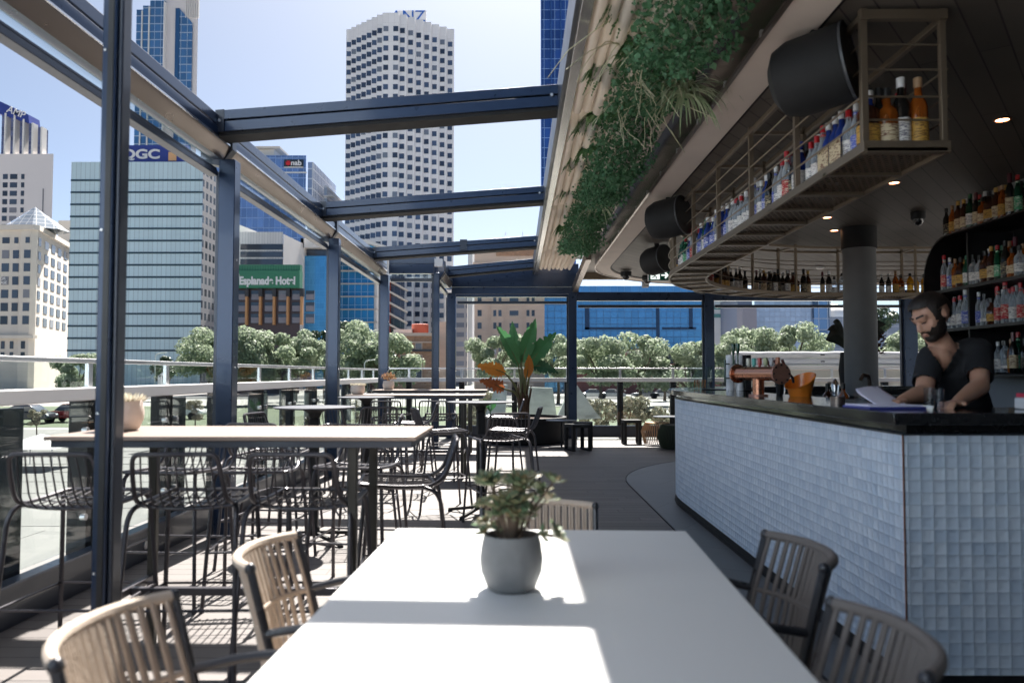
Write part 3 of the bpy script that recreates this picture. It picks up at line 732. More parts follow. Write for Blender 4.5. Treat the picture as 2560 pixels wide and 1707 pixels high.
#### PART 4 : things on the bar, ceiling fittings, bartender
CT = 1.185
t = thing('water_font', 'pair of white ceramic dispenser cylinders with bar handles at the far bar end', 'drink dispenser', (2.16, 7.75, CT))
for dx in (-.045, .045):
    MB().lathe([(.042, 0), (.042, .335), (.038, .35), (0.001, .353)], 24).build('cylinder', WHITEC, t).location = (dx, 0, 0)
    h = MB(); h.tube([(dx - .075, -.09, .30), (dx - .075, -.09, .08)], .011, 8); h.tube([(dx - .075, -.09, .26), (dx, -.02, .26)], .007, 6); h.tube([(dx - .075, -.09, .12), (dx, -.02, .12)], .007, 6)
    h.build('handle', M('dark_green_handle', (.03, .06, .05), .25, .3), t)
MB().box(.09, .15, -.05, .05, 0, .35).build('back_column', BLACK, t, bevel=.004)
t = thing('beer_tap_font', 'copper T-shaped beer tap font with a row of badges and black taps', 'beer tap', (1.83, 5.75, CT))
a, b = Vector((-.11, .32, .165)), Vector((.03, -.22, .165)); ax = (b - a).normalized()
MB().cyl(a, b, .052, 28).build('barrel', COPPER, t)
m = MB(); m.cyl(b, b + ax * .018, .076, 32); m.build('front_flange', COPPERD, t, bevel=.003)
m = MB(); m.cyl(a - ax * .018, a, .072, 32); m.build('rear_flange', COPPER, t, bevel=.003)
m = MB(); sd = ax.cross(Vector((0, 0, 1))).normalized()
for i in range(8):
    w_ = i * math.pi / 4; p = b + ax * .018 + (sd * math.cos(w_) + Vector((0, 0, 1)) * math.sin(w_)) * .062; m.cyl(p, p + ax * .006, .007, 8)
m.build('bolt', BLACK, t)
mid = (a + b) / 2
MB().cyl((mid.x, mid.y, 0), (mid.x, mid.y, .13), .042, 24).build('stem', COPPER, t)
MB().cyl((mid.x, mid.y, 0), (mid.x, mid.y, .012), .07, 24).build('foot', COPPERD, t)
bad = [M('badge_' + n, c, .3, 0, .3, 40) for n, c in (('cream', (.6, .6, .5)), ('teal', (.1, .4, .36)), ('red', (.4, .06, .06)), ('olive', (.35, .38, .22)), ('grey', (.4, .4, .42)), ('rust', (.4, .15, .08)))]
for i in range(6):
    p = a + (b - a) * (.2 + i * .14) + Vector((0, 0, .05)); q = p - sd * .02
    m = MB(); m.cyl(q + Vector((0, 0, .0)), q + Vector((0, 0, .012)), .012, 8); m.obox(Matrix.Translation(q + Vector((0, 0, .04))) @ Matrix.Rotation(math.atan2(ax.y, ax.x), 4, 'Z'), .034, .02, .055)
    m.build('badge', bad[i], t, bevel=.004)
for i in range(3):
    p = a + (b - a) * (.65 + i * .17) + sd * -.0
    q = p + Vector((.055, .02, .02))
    m = MB(); m.tube([p, q, q + Vector((.045, 0, -.05)), q + Vector((.05, 0, -.085))], [.012, .012, .01, .008], 8); m.build('tap_spout', BLACK, t)
    m = MB(); m.tube([q, q + Vector((-.012, 0, .04)), q + Vector((-.03, 0, .08))], [.006, .010, .011], 8); m.build('tap_lever', M('red_black_lever', (.05, .008, .01), .3), t)
for i in range(2):
    p = a + (b - a) * (.02 + i * .12) + Vector((-.01, .12, .05)); m = MB()
    m.tube([p, p + Vector((0, 0, .09)), p + Vector((0, 0, .12)), p + Vector((0, 0, .17)), p + Vector((0, 0, .185))], [.006, .006, .012, .018, .016], 10)
    m.build('tall_tap_handle', M('bottle_green_handle', (.005, .06, .04), .2, 0, coat=.5), t)
# orange ice bucket, tilted cone cut
t = thing('ice_bucket', 'orange slant-cut ice bucket beside the copper beer taps', 'ice bucket', (2.07, 5.72, CT))
m = MB(); n = 40; vs = []; fs = []
for ring, (r0, z0, tl) in enumerate(((.075, 0, 0), (.095, .08, .25), (.11, .115, .62), (.104, .118, .62), (.09, .08, .25), (.07, .012, 0))):
    for j in range(n):
        w_ = 2 * math.pi * j / n; x, y = r0 * math.cos(w_), r0 * math.sin(w_); vs.append((x, y, z0 + tl * (x * .8 + y * .45)))
for i in range(5):
    for j in range(n): fs.append((i * n + j, i * n + (j + 1) % n, (i + 1) * n + (j + 1) % n, (i + 1) * n + j))
fs += [tuple(range(n - 1, -1, -1)), tuple(5 * n + j for j in range(n))]
m.add(vs, fs).build('bucket', ORANGE, t)
fl = thing('flower_posy', 'small posy of white flowers behind the orange ice bucket', 'flowers', (2.13, 6.35, CT))
MB().lathe([(.025, 0), (.03, .06), (.022, .09)], 12).build('vase', BLACKM, fl)
m = MB()
for i in range(60):
    d = Vector((R.gauss(0, 1), R.gauss(0, 1), R.gauss(.3, 1))).normalized() * .07 * R.uniform(.5, 1); m.ell(Vector((0, 0, .16)) + d, (.011, .011, .009), 6, 4)
m.build('blossom', M('cream_petals', (.8, .72, .55), .7), fl)
m = MB()
for i in range(8): m.tube([(0, 0, .08), (R.uniform(-.04, .04), R.uniform(-.04, .04), .15)], .003, 4)
m.build('stem', LEAF('posy_stem', (.08, .13, .05), (.06, .1, .04)), fl)
# glass display box, shakers, cups, tray
t = thing('glass_display_box', 'clear glass box with straws at the far end of the bar', 'glass box', (1.99, 8.5, CT))
m = MB()
for (x0, x1, y0, y1) in ((-.11, .11, -.11, -.104), (-.11, .11, .104, .11), (-.11, -.104, -.1, .1), (.104, .11, -.1, .1)): m.box(x0, x1, y0, y1, 0, .24)
m.build('panes', GLASSC, t)
m = MB()
for i in range(12): m.cyl((-.06 + i * .011, R.uniform(-.05, .05), .01), (-.06 + i * .011 + R.uniform(-.01, .01), R.uniform(-.05, .05), .1), .004, 6)
m.build('straws', M('straws', (.4, .16, .06), .6, var=.4, ns=40), t)
t = thing('drip_tray', 'black oval drip tray set in the counter end', 'drip tray', (2.06, 8.05, CT))
MB().lathe([(.15, 0), (.16, .008), (.13, .01)], 32).build('tray', BLACK, t)
for i, (x, y, lab) in enumerate(((3.2, 9.46, 'steel cocktail shaker on the black island, leftmost'), (3.36, 9.5, 'steel cocktail shaker on the black island, middle one'), (3.86, 9.5, 'steel cocktail shaker on the black island, next to the column'))):
    o = MB().lathe([(.04, 0), (.048, .13), (.04, .15), (.022, .18), (.018, .2), (0.001, .205)], 18).build('cocktail_shaker', INOX); o.location = (x, y, 1.086); tag(o, lab, 'shaker')
def tumbler(x, y, z, lab, r=.036, h=.1):
    t = thing('glass_tumbler', lab, 'glass', (x, y, z))
    MB().lathe([(r * .85, 0), (r, h), (r - .003, h), (r * .82, .008), (.001, .008)], 20).build('glass', GLASSD, t)
    return t
tumbler(1.925, 3.66, CT, 'left clear tumbler beside the papers near the bar corner', .025, .1)
tumbler(1.985, 3.69, CT, 'right clear tumbler beside the papers near the bar corner', .025, .095)
tumbler(1.80, 4.1, CT, 'short clear tumbler with foil left of the papers', .034, .06)
MB().lathe([(.036, 0), (.038, .04)], 16).build('band', INOX2, tumbler(1.74, 4.25, CT, 'small jar with metal band left of the papers', .035, .07))
# clipboard and the sheet he holds
t = thing('clipboard', 'dark blue clipboard lying flat on the counter under the papers', 'clipboard', (1.74, 3.72, CT), .1)
MB().box(-.13, .15, -.1, .14, 0, .012).build('board', M('blue_board', (.05, .06, .28), .4), t, bevel=.003)
MB().box(-.12, .14, -.09, .13, .0125, .02).build('paper_stack', M('lavender_paper', (.70, .68, .82), .7, 0, .03), t)
m = MB(); n = 10; vs = []; fs = []
A0, A1 = at(2139, 972, 3.86), at(2200, 966, 3.98); C0, C1 = at(2193, 1014, 3.70), at(2272, 1013, 3.76)
for i in range(n + 1):
    s = i / n
    for j in range(n + 1):
        q = j / n; p = (A0 * (1 - q) + A1 * q) * (1 - s) + (C0 * (1 - q) + C1 * q) * s
        vs.append((p.x - .02 * math.sin(s * 3.1), p.y + .025 * math.sin(s * 3.1), p.z + .012 * math.sin(s * 3.1) + .006 * math.sin(q * 3)))
for i in range(n):
    for j in range(n): a_ = i * (n + 1) + j; fs.append((a_, a_ + 1, a_ + n + 2, a_ + n + 1))
o = m.add(vs, fs).build('paper_sheet', MATS.get('lavender_paper') or M('lavender_paper', (.7, .68, .82))); sm = o.modifiers.new('s', 'SOLIDIFY'); sm.thickness = .001
tag(o, 'curled pale lavender sheet of paper held up by the bartender', 'paper')
# right end of the counter
bottle(('clear', 'black', 'white', 0), 'single bottle with black pourer on the counter right of the bartender', (2.62, 3.95, CT), 1.15)
t = thing('napkin_holder', 'white box of red striped napkins at the right end of the counter', 'napkin box', (2.38, 3.62, CT))
MB().box(-.05, .16, -.06, .06, 0, .055).build('box', WHITEC, t, bevel=.006); MB().box(-.045, .155, -.05, .05, .056, .075).build('napkins', M('red_napkins', (.55, .05, .09), .8), t)
for i, x in enumerate((2.45, 2.62, 2.75)):
    k = [('amber', 'cork', 'gold', 0), ('brown', 'black', 'gold', 1), ('amber', 'black', 'cream', 1)][i]
    bottle(k, ['amber bottle glowing just behind the bartender arm', 'squat brown bottle behind the bartender arm', 'squat amber bottle behind the bartender body'][i], (x, 6.6, .9 if False else 1.0), 1)
MB().box(2.3, 3.1, 6.4, 6.9, 0, 1.0).build('under_counter_unit', BLACKM).name = 'bar_fridge'
tag(bpy.data.objects['bar_fridge'], 'low black bar fridge behind the bartender', 'fridge')
t = thing('sink_tap', 'tall dark swan-neck tap rising behind the paper sheet', 'tap', (3.05, 6.6, 1.0))
t.location = (2.95, 6.55, 1.0)
MB().tube([(0, 0, 0), (0, 0, .28), (-.02, -.02, .33), (-.08, -.06, .34), (-.11, -.08, .30)], .016, 10).build('spout', INOX2, t)
MB().cyl((0, 0, 0), (0, 0, .03), .03, 14).build('base', INOX2, t)

# speakers
def speaker(x, y, z, r, ln, d, lab):
    t = thing('drum_speaker', lab, 'speaker', (x, y, z), 0, 'drum speakers under the ceiling')
    d = Vector(d).normalized(); q = d.to_track_quat('Z', 'Y').to_matrix().to_4x4()
    MB().lathe([(0.001, -ln * .62), (r * .55, -ln * .6), (r * .86, -ln * .5), (r, -ln * .3), (r, ln * .4), (r * .985, ln * .43)], 40, q, False).build('drum', BLACKM, t)
    MB().lathe([(r * .985, ln * .43), (r * 1.012, ln * .44), (r * 1.012, ln * .47), (r * .96, ln * .475)], 40, q, False).build('rim', M('speaker_rim', (.06, .065, .075), .35), t)
    MB().lathe([(r * .96, ln * .46), (r * .5, ln * .47), (.001, ln * .47)], 40, q, False).build('grille', BLACK, t)
    m = MB(); m.box(-.03, .03, -.02, .02, r * .8, 3.222 - z); m.build('bracket', BLACKM, t)
    return t
speaker(1.62, 4.16, 2.975, .208, .38, (.75, -.55, .12), 'large black drum speaker nearest the camera above the cage shelf')
speaker(1.60, 8.15, 2.98, .205, .38, (.75, -.6, .1), 'middle black drum speaker under the pale concrete canopy edge')
speaker(2.02, 11.2, 2.98, .2, .36, (.6, -.75, .1), 'farthest black drum speaker beside the green exit sign')
speaker(3.15, 13.2, 2.98, .26, .36, (-.1, -.95, .1), 'black drum speaker seen through the curved far cage shelf')
# exit sign
t = thing('exit_sign', 'green and white running man exit sign with arrow', 'exit sign', (2.33, 12.7, 2.98))
GREENS = M('exit_green', (.0, .12, .07), .4); WHITES = EMIT('sign_white', (.85, .92, .88), .25)
MB().box(-.19, .17, -.025, .025, -.12, .105).build('sign_box', WHITEP, t, bevel=.004)
MB().box(-.175, .165, -.03, -.026, -.11, .055).build('green_face', GREENS, t)
MB().box(-.15, .0, -.034, -.031, -.095, .045).build('white_field', WHITES, t)
m = MB(); m.cyl((-.06, -.035, .022), (-.06, -.038, .022), .013, 12)
for pa in ([(-.066, .005), (-.082, -.038)], [(-.082, -.038), (-.055, -.058), (-.062, -.088)], [(-.082, -.038), (-.1, -.062), (-.128, -.066)], [(-.064, .004), (-.038, -.012), (-.022, .002)], [(-.068, .006), (-.1, .002), (-.112, -.022)]):
    for p, q in zip(pa, pa[1:]): m.bar((p[0], -.0365, p[1]), (q[0], -.0365, q[1]), .003, .014)
m.build('running_figure', GREENS, t)
m = MB()
m.bar((.025, -.033, -.028), (.12, -.033, -.028), .003, .024); m.bar((.085, -.033, .022), (.13, -.033, -.03), .003, .026); m.bar((.085, -.033, -.078), (.13, -.033, -.026), .003, .026)
m.build('arrow', WHITES, t)
MB().box(-.01, .01, -.01, .01, .105, .25).build('hanger', WHITEP, t)
# dome cameras, smoke detector, downlights
def dome(x, y, lab, r=.08):
    t = thing('dome_camera', lab, 'security camera', (x, y, 3.22 if x > 2 else 3.2), 0, 'dome cameras on the ceiling')
    MB().lathe([(r, 0), (r, -.07), (r * .9, -.085)], 24).build('housing', BLACKM, t)
    MB().lathe([(r * .72, -.082), (r * .66, -.12), (r * .4, -.15), (.001, -.16)], 20, caps=False).build('dome', glassy('smoked_dome', (.03, .03, .035), .1, .03), t)
dome(1.98, 14.1, 'left black dome camera at the rounded end of the ceiling', .1); dome(2.5, 14.9, 'right black dome camera at the rounded end of the ceiling', .1)
dome(4.65, 9.0, 'black dome camera on the dark ceiling above the bartender')
t = thing('smoke_detector', 'small white smoke detector on the far ceiling left of the column', 'smoke detector', (5.3, 13.6, 3.222))
MB().lathe([(.07, 0), (.07, -.03), (.05, -.05), (.001, -.052)], 20).build('body', WHITEP, t)
GLOW = EMIT('downlight_glow', (1, .5, .25), 5)
for x, y, lab in ((3.58, 5.7, 'recessed warm downlight nearest the camera at the right edge'), (3.70, 7.6, 'recessed warm downlight above the bottle cabinet side, second nearest'), (3.72, 9.3, 'recessed warm downlight halfway along the dark ceiling'), (4.15, 10.15, 'recessed warm downlight just in front of the round column')):
    t = thing('downlight', lab, 'downlight', (x, y, 3.222))
    MB().lathe([(.062, 0), (.062, -.006), (.045, -.008), (.045, 0)], 24, caps=False).build('trim_ring', COPPER, t)
    MB().lathe([(.045, -.003), (.001, -.003)], 20, caps=False).build('lens', GLOW, t)

# ---------------------------------------------------------------- bartender
def remesh(mb, vox, smooth=6, name='x', mat=None, parent=None):
    o = mb.build(name, mat, None, flat=True)
    r = o.modifiers.new('r', 'REMESH'); r.mode = 'VOXEL'; r.voxel_size = vox; r.use_smooth_shade = True
    s = o.modifiers.new('s', 'SMOOTH'); s.iterations = smooth; s.factor = .5
    dg = bpy.context.evaluated_depsgraph_get(); me = bpy.data.meshes.new_from_object(o.evaluated_get(dg))
    o.modifiers.clear(); old = o.data; o.data = me; bpy.data.meshes.remove(old)
    if not me.materials: me.materials.append(mat)
    me.polygons.foreach_set('use_smooth', [True] * len(me.polygons))
    o.parent = parent
    return o
def caps(m, pts, rs, n=14):
    """tapered limb: rounded at each joint"""
    m.tube(pts, rs, n)
    for p, r in zip(pts, rs): m.ell(p, (r, r, r), n, 8)
    return m
def skin_mat():
    m, t, b, o = nt('skin')
    f = noise(t, 9, detail=6)
    L(t, mix(t, f, (.46, .25, .17), (.56, .33, .24)), b.inputs['Base Color']); b.inputs['Roughness'].default_value = .45
    b.inputs['Subsurface Weight'].default_value = .12; b.inputs['Subsurface Radius'].default_value = (.02, .008, .004)
    return m
SKIN = skin_mat()
SHIRT = M('black_tshirt', (.012, .013, .017), .85, 0, .15, 3, bump=.6, bs=9)
HAIR = M('dark_brown_hair', (.014, .009, .007), .55, 0, .3, 40, bump=1, bs=120, stretch=(1, 1, .3))
man = thing('person', 'bearded man in a black V-neck T-shirt leaning over the bar reading papers', 'person', (2.42, 4.25, 0))
B0 = Vector((2.42, 4.25, 0))
# world-space joints
pel = Vector((2.54, 4.40, .98)); wai = Vector((2.47, 4.33, 1.17)); che = Vector((2.35, 4.24, 1.38)); nek = Vector((2.265, 4.17, 1.505))
shR, elR, wrR = Vector((2.20, 4.16, 1.435)), Vector((2.08, 4.01, 1.25)), Vector((1.90, 3.86, 1.22))
shL, elL, wrL = Vector((2.475, 4.19, 1.475)), Vector((2.345, 3.97, 1.285)), Vector((2.13, 3.79, 1.215))
head = Vector((2.19, 4.12, 1.652))
def body(infl=0, cloth=False):
    m = MB()
    caps(m, [pel, wai], [.15 + infl, .125 + infl]); caps(m, [wai, che], [.125 + infl, .125 + infl])
    caps(m, [shR + Vector((.045, .0, -.005)), che + Vector((0, .01, .02)), shL - Vector((.045, 0, .005))], [.066 + infl, .11 + infl, .066 + infl])
    if not cloth: caps(m, [che + Vector((-.02, -.01, .05)), nek, head + Vector((.02, .05, -.06))], [.08, .058, .06])
    else: caps(m, [che, nek - Vector((-.012, -.012, .03))], [.10 + infl, .066 + infl])
    nb = nek + Vector((.03, .03, -.035)); caps(m, [nb, shL + Vector((-.03, .01, -.01))], [.052 + infl, .052 + infl]); caps(m, [nb, shR + Vector((.02, .01, .005))], [.056 + infl, .06 + infl])
    for s, e, w_ in ((shR, elR, wrR), (shL, elL, wrL)):
        if cloth:
            caps(m, [s, s + (e - s) * .74], [.058 + infl, .056 + infl])
        else:
            caps(m, [s, s + (e - s) * .5, e], [.056, .05, .043]); caps(m, [e, e + (w_ - e) * .35, w_], [.046, .044, .028])
    return m
m = body()
# legs (behind the counter)
for s in (-1, 1):
    hp = pel + Vector((.09 * s, 0, -.06)); caps(m, [hp, hp + Vector((0, -.02, -.42)), hp + Vector((0, .04, -.86))], [.095, .062, .045]); caps(m, [hp + Vector((0, .03, -.88)), hp + Vector((-.02, -.14, -.885))], [.04, .035])
# head, facing down and to the viewer's left
hd = Matrix.Rotation(rad(-76), 3, 'Z') @ Matrix.Rotation(rad(31), 3, 'X') @ Matrix.Rotation(rad(-6), 3, 'Y')
H = lambda x, y, z: head + hd @ Vector((x, y, z))   # head frame: face looks to -y
m.ell(H(0, .012, .025), (.076, .097, .095), 24, 18, hd); m.ell(H(0, -.028, -.035), (.062, .066, .08), 20, 14, hd)
m.ell(H(0, -.062, -.088), (.034, .03, .026), 14, 10, hd); m.ell(H(0, -.072, .03), (.056, .026, .026), 16, 8, hd)
caps(m, [H(0, -.086, .018), H(0, -.104, -.018), H(0, -.107, -.028)], [.010, .014, .014]); m.ell(H(0, -.096, -.032), (.02, .014, .009), 10, 8, hd)
for s in (-1, 1):
    m.ell(H(.043 * s, -.055, -.022), (.024, .022, .024), 14, 10, hd)
    m.ell(H(.077 * s, .012, -.002), (.009, .016, .027), 12, 8, hd)
    m.ell(H(.03 * s, -.082, .034), (.022, .009, .006), 12, 8, hd); m.ell(H(.03 * s, -.0775, .012), (.016, .011, .008), 12, 8, hd)
m.ell(H(0, -.089, -.055), (.023, .012, .006), 12, 6, hd); m.ell(H(0, -.088, -.067), (.02, .012, .007), 12, 6, hd)
# hands
def hand(w_, e_, side, curl, spread=1):
    d = (w_ - e_); d.z *= .3; d.normalize(); lat = d.cross(Vector((0, 0, 1))).normalized() * side
    pc = w_ + d * .05 + Vector((0, 0, -.004))
    mm = Matrix((lat, d, Vector((0, 0, 1)))).transposed()
    m.ell(w_ + d * .01, (.028, .04, .02), 12, 8, mm); m.ell(pc, (.042, .05, .017), 14, 8, mm)
    for i, (o, l) in enumerate(((-.03, .07), (-.01, .08), (.011, .076), (.031, .06))):
        p0 = pc + lat * o + d * .035; f1 = p0 + (d + lat * o * 3 * spread).normalized() * l * .45 + Vector((0, 0, .008)); f2 = f1 + d * l * .3 + Vector((0, 0, -.012 - curl * .3)); f3 = f2 + d * l * .25 * (1 - curl) + Vector((0, 0, -.014 - curl))
        caps(m, [p0, f1, f2, f3], [.0105, .0098, .009, .008], 8)
    t0 = pc - lat * .034 - d * .02; caps(m, [t0, t0 - lat * .022 + d * .025, t0 - lat * .026 + d * .052], [.013, .011, .0095], 8)
hand(wrR, elR, -1, .012); hand(wrL, elL, 1, .002)
m.v = [v - B0 for v in m.v]
remesh(m, .0052, 7, 'body', SKIN, man)
m = body(.010, True); m.v = [v - B0 for v in m.v]
sh = remesh(m, .009, 8, 'tshirt', SHIRT, man)
bm = bmesh.new(); bm.from_mesh(sh.data)
vn = nek - B0; fwd = Vector((-.35, -.94, 0)).normalized(); rt = Vector((.94, -.35, 0)).normalized(); dele = []
for f in bm.faces:
    c = f.calc_center_median() - vn; lx, lz = c.dot(rt), c.z; fy = c.dot(fwd)
    if lz > -.025 - 0 and abs(lx) < .085 and c.length < .092: dele.append(f)
    elif fy > 0 and abs(lx) < .085 + (lz) * .55 and lz > -.155: dele.append(f)
    elif c.z + vn.z < .86: dele.append(f)
    else:
        # sleeves cut square to the arm
        for s, e in ((shR, elR), (shL, elL)):
            d = (e - s); l = d.length; d.normalize(); q = f.calc_center_median() + B0 - s
            if q.dot(d) > l * .74 and (q - d * q.dot(d)).length < .085: dele.append(f); break
bmesh.ops.delete(bm, geom=list(set(dele)), context='FACES'); bm.to_mesh(sh.data); bm.free()
s_ = sh.modifiers.new('s', 'SOLIDIFY'); s_.thickness = .004
# trousers
m = MB(); pp = pel - B0
m.tube([pp + Vector((0, 0, .03)), pp + Vector((0, 0, -.12))], .18, 20)
for s in (-1, 1):
    hp = pp + Vector((.09 * s, 0, -.06)); caps(m, [hp, hp + Vector((0, -.02, -.42)), hp + Vector((0, .04, -.84))], [.108, .078, .065])
m.build('trousers', M('dark_trousers', (.02, .02, .025), .8), man)
# hair and beard: shells just over the skull
hb = head - B0
def shell(test, infl, name, vox=.005):
    q = MB()
    q.ell(hb + hd @ Vector((0, .012, .025)), (.076 + infl, .097 + infl, .095 + infl), 48, 40, hd)
    q.ell(hb + hd @ Vector((0, -.028, -.035)), (.062 + infl, .066 + infl, .08 + infl), 48, 40, hd)
    if name == 'beard': q.ell(hb + hd @ Vector((0, -.062, -.088)), (.034 + infl * 1.3, .03 + infl * 1.3, .026 + infl * 1.5), 24, 18, hd)
    if name == 'hair':
        q.ell(hb + hd @ Vector((.0, -.004, .075)), (.071, .09, .056), 36, 26, hd)
    o = remesh(q, vox, 3, name, HAIR, man); inv = hd.inverted()
    b_ = bmesh.new(); b_.from_mesh(o.data)
    dl = [f for f in b_.faces if not test(inv @ (f.calc_center_median() - hb))]
    bmesh.ops.delete(b_, geom=dl, context='FACES'); b_.to_mesh(o.data); b_.free()
def hair_at(p):
    if abs(p.x) > .06 and -.012 < p.y < .05 and p.z < .035: return False
    if p.y < -.045: return p.z > .092 - abs(p.x) * .3
    if p.y < .005: return p.z > .05 - abs(p.x) * .9 + (0 if abs(p.x) > .05 else .0)
    return p.z > .045 - (p.y - .005) * 1.35
shell(hair_at, .011, 'hair')
def beard_at(p):
    if p.z < -.135 or p.y > .012: return False
    if abs(p.x) > .055 and p.y > -.03 and p.z < .03: return True
    if abs(p.x) < .019 and -.073 < p.z < -.054 and p.y < -.06: return False
    if abs(p.x) < .032 and -.055 < p.z < -.044 and p.y < -.07: return True
    return p.z < -.058 - (p.y + .06) * .2 + max(0, abs(p.x) - .03) * 1.15
shell(beard_at, .0042, 'beard')
m = MB()
for s in (-1, 1):
    m.bar(hb + hd @ Vector((.012 * s, -.097, .04)), hb + hd @ Vector((.05 * s, -.081, .043)), .008, .009)
m.build('eyebrows', HAIR, man)
m = MB()
for s in (-1, 1): m.bar(hb + hd @ Vector((.018 * s, -.0925, .003)), hb + hd @ Vector((.044 * s, -.083, .005)), .004, .004)
m.build('eyelashes', HAIR, man)
m = MB(); m.ell(hb + hd @ Vector((0, -.0955, -.0605)), (.017, .007, .0035), 12, 6, hd); m.ell(hb + hd @ Vector((0, -.094, -.067)), (.015, .008, .004), 12, 6, hd)
m.build('lips', M('lip_skin', (.42, .18, .14), .45), man)

#### PART 5 : furniture and terrace plants
def rounded(pts, r, n=5):
    out = []; P = [Vector(p) for p in pts]
    for i, p in enumerate(P):
        if i in (0, len(P) - 1): out.append(p); continue
        a, b = (P[i - 1] - p), (P[i + 1] - p); k = min(r, a.length * .45, b.length * .45)
        a, b = p + a.normalized() * k, p + b.normalized() * k
        for j in range(n + 1):
            s = j / n; out.append(a * (1 - s) ** 2 + p * 2 * s * (1 - s) + b * s * s)
    return out
def make_stool(label, loc, rz):
    t = thing('bar_stool', label, 'bar stool', loc, rz, 'wire bar stools on the deck')
    half = [(.205, .215, .782), (.212, .0, .77), (.207, -.135, .772), (.196, -.205, .815), (.188, -.25, .93), (.178, -.272, 1.005)]
    L_ = [Vector((-x, y, z)) for x, y, z in half]; R_ = [Vector((x, y, z)) for x, y, z in half]
    lp = rounded([R_[0]] + R_[1:] + L_[::-1], .075)
    MB().tube(lp, .0105, 8).build('side_and_back_frame', STOOLM, t)
    MB().tube(rounded([L_[0], (-.19, .235, .782), (.19, .235, .782), R_[0]], .03), .0095, 7).build('front_rail', STOOLM, t)
    MB().tube([(-.208, -.13, .768), (-.1, -.15, .758), (0, -.155, .755), (.1, -.15, .758), (.208, -.13, .768)], .0095, 7).build('rear_rail', STOOLM, t)
    sw, bw = MB(), MB()
    for i in range(9):
        x = -.164 + .041 * i; dip = .016 * (1 - (x / .19) ** 2)
        sw.tube([(x, .235, .782), (x, .12, .776 - dip), (x, -.05, .766 - dip), (x, -.15, .764 - dip * .6)], .0039, 5, caps=False)
        k = .88; bw.tube([(x, -.15, .764 - dip * .6), (x * .99, -.195, .785), (x * .97, -.222, .83), (x * .93, -.25, .92), (x * k, -.274, 1.006)], .0039, 5, caps=False)
    for y, z in ((.1, .764), (0, .757)): sw.tube([(-.21, y, z + .012), (-.1, y, z), (.1, y, z), (.21, y, z + .012)], .0039, 5, caps=False)
    sw.build('seat', STOOLM, t); bw.build('backrest', STOOLM, t)
    F_ = {}
    for sx in (-1, 1):
        for nm, p in (('f', [(.2, .17, .775), (.212, .2, .74), (.25, .262, 0)]), ('r', [(.205, -.09, .772), (.228, -.155, .752), (.236, -.185, .70), (.262, -.262, 0)])):
            pts = rounded([(x * sx, y, z) for x, y, z in p], .035, 4); m = MB().tube(pts, .0112, 8); m.cyl((p[-1][0] * sx, p[-1][1], 0), (p[-1][0] * sx, p[-1][1], .02), .013, 8)
            m.build('leg', STOOLM, t)
            a, b = Vector(p[-2]), Vector(p[-1]); s = (a.z - .33) / (a.z - b.z); q = a.lerp(b, s); F_[(nm, sx)] = Vector((q.x * sx, q.y, q.z))
    MB().tube([F_[('f', -1)], F_[('f', 1)]], .007, 6).tube([F_[('f', 1)], F_[('r', 1)]], .007, 6).tube([F_[('r', 1)], F_[('r', -1)]], .007, 6).tube([F_[('r', -1)], F_[('f', -1)]], .007, 6).build('footrest', STOOLM, t)
    return t
N_ = 0; W_ = 90; E_ = -90; S_ = 180
stools = [(-2.0, 3.62, 0, 'wire stool at the nearest oak table, behind the wide near post'), (-1.475, 3.62, 2, 'wire stool at the middle of the nearest oak table, back to the camera'),
          (-.953, 3.62, -3, 'wire stool at the right part of the nearest oak table, back to the camera'), (-.60, 4.22, 97, 'wire stool side-on at the right end of the nearest oak table'),
          (-2.05, 4.72, 176, 'wire stool behind the left part of the nearest oak table, facing the camera'), (-1.56, 4.74, 186, 'wire stool behind the middle of the nearest oak table, facing the camera'),
          (-1.0, 4.95, 172, 'wire stool behind the right part of the nearest oak table, facing the camera'),
          (-1.78, 5.62, -8, 'wire stool in front of the left round table, back to the camera'), (-2.02, 6.75, -100, 'wire stool between the left round table and the glass'), (-1.22, 6.42, 96, 'wire stool right of the left round table, facing left'),
          (-.16, 7.02, 22, 'wire stool in front of the right round table, turned slightly left'), (-.03, 8.0, 82, 'wire stool right of the right round table, facing left'), (-.76, 7.85, -72, 'wire stool left of the right round table, facing right'),
          (-1.50, 8.25, 20, 'wire stool in front of the back-left round table, right one'), (-1.98, 8.55, -12, 'wire stool in front of the back-left round table, left one'), (-1.2, 9.15, 92, 'wire stool right of the back-left round table, facing left'),
          (-1.66, 10.05, 4, 'wire stool at the middle oak table, left of the pair with backs to the camera'), (-1.03, 10.1, -3, 'wire stool at the middle oak table, right of the pair with backs to the camera'), (-.18, 10.45, 90, 'wire stool at the right end of the middle oak table'),
          (-1.68, 11.25, 180, 'wire stool behind the middle oak table, left one'), (-1.1, 11.3, 184, 'wire stool behind the middle oak table, right one')]
proto = None
for x, y, rz, lab in stools:
    if proto is None: proto = make_stool(lab, (x, y, 0), rad(rz))
    else: dup(proto, (x, y, 0), rad(rz), lab)

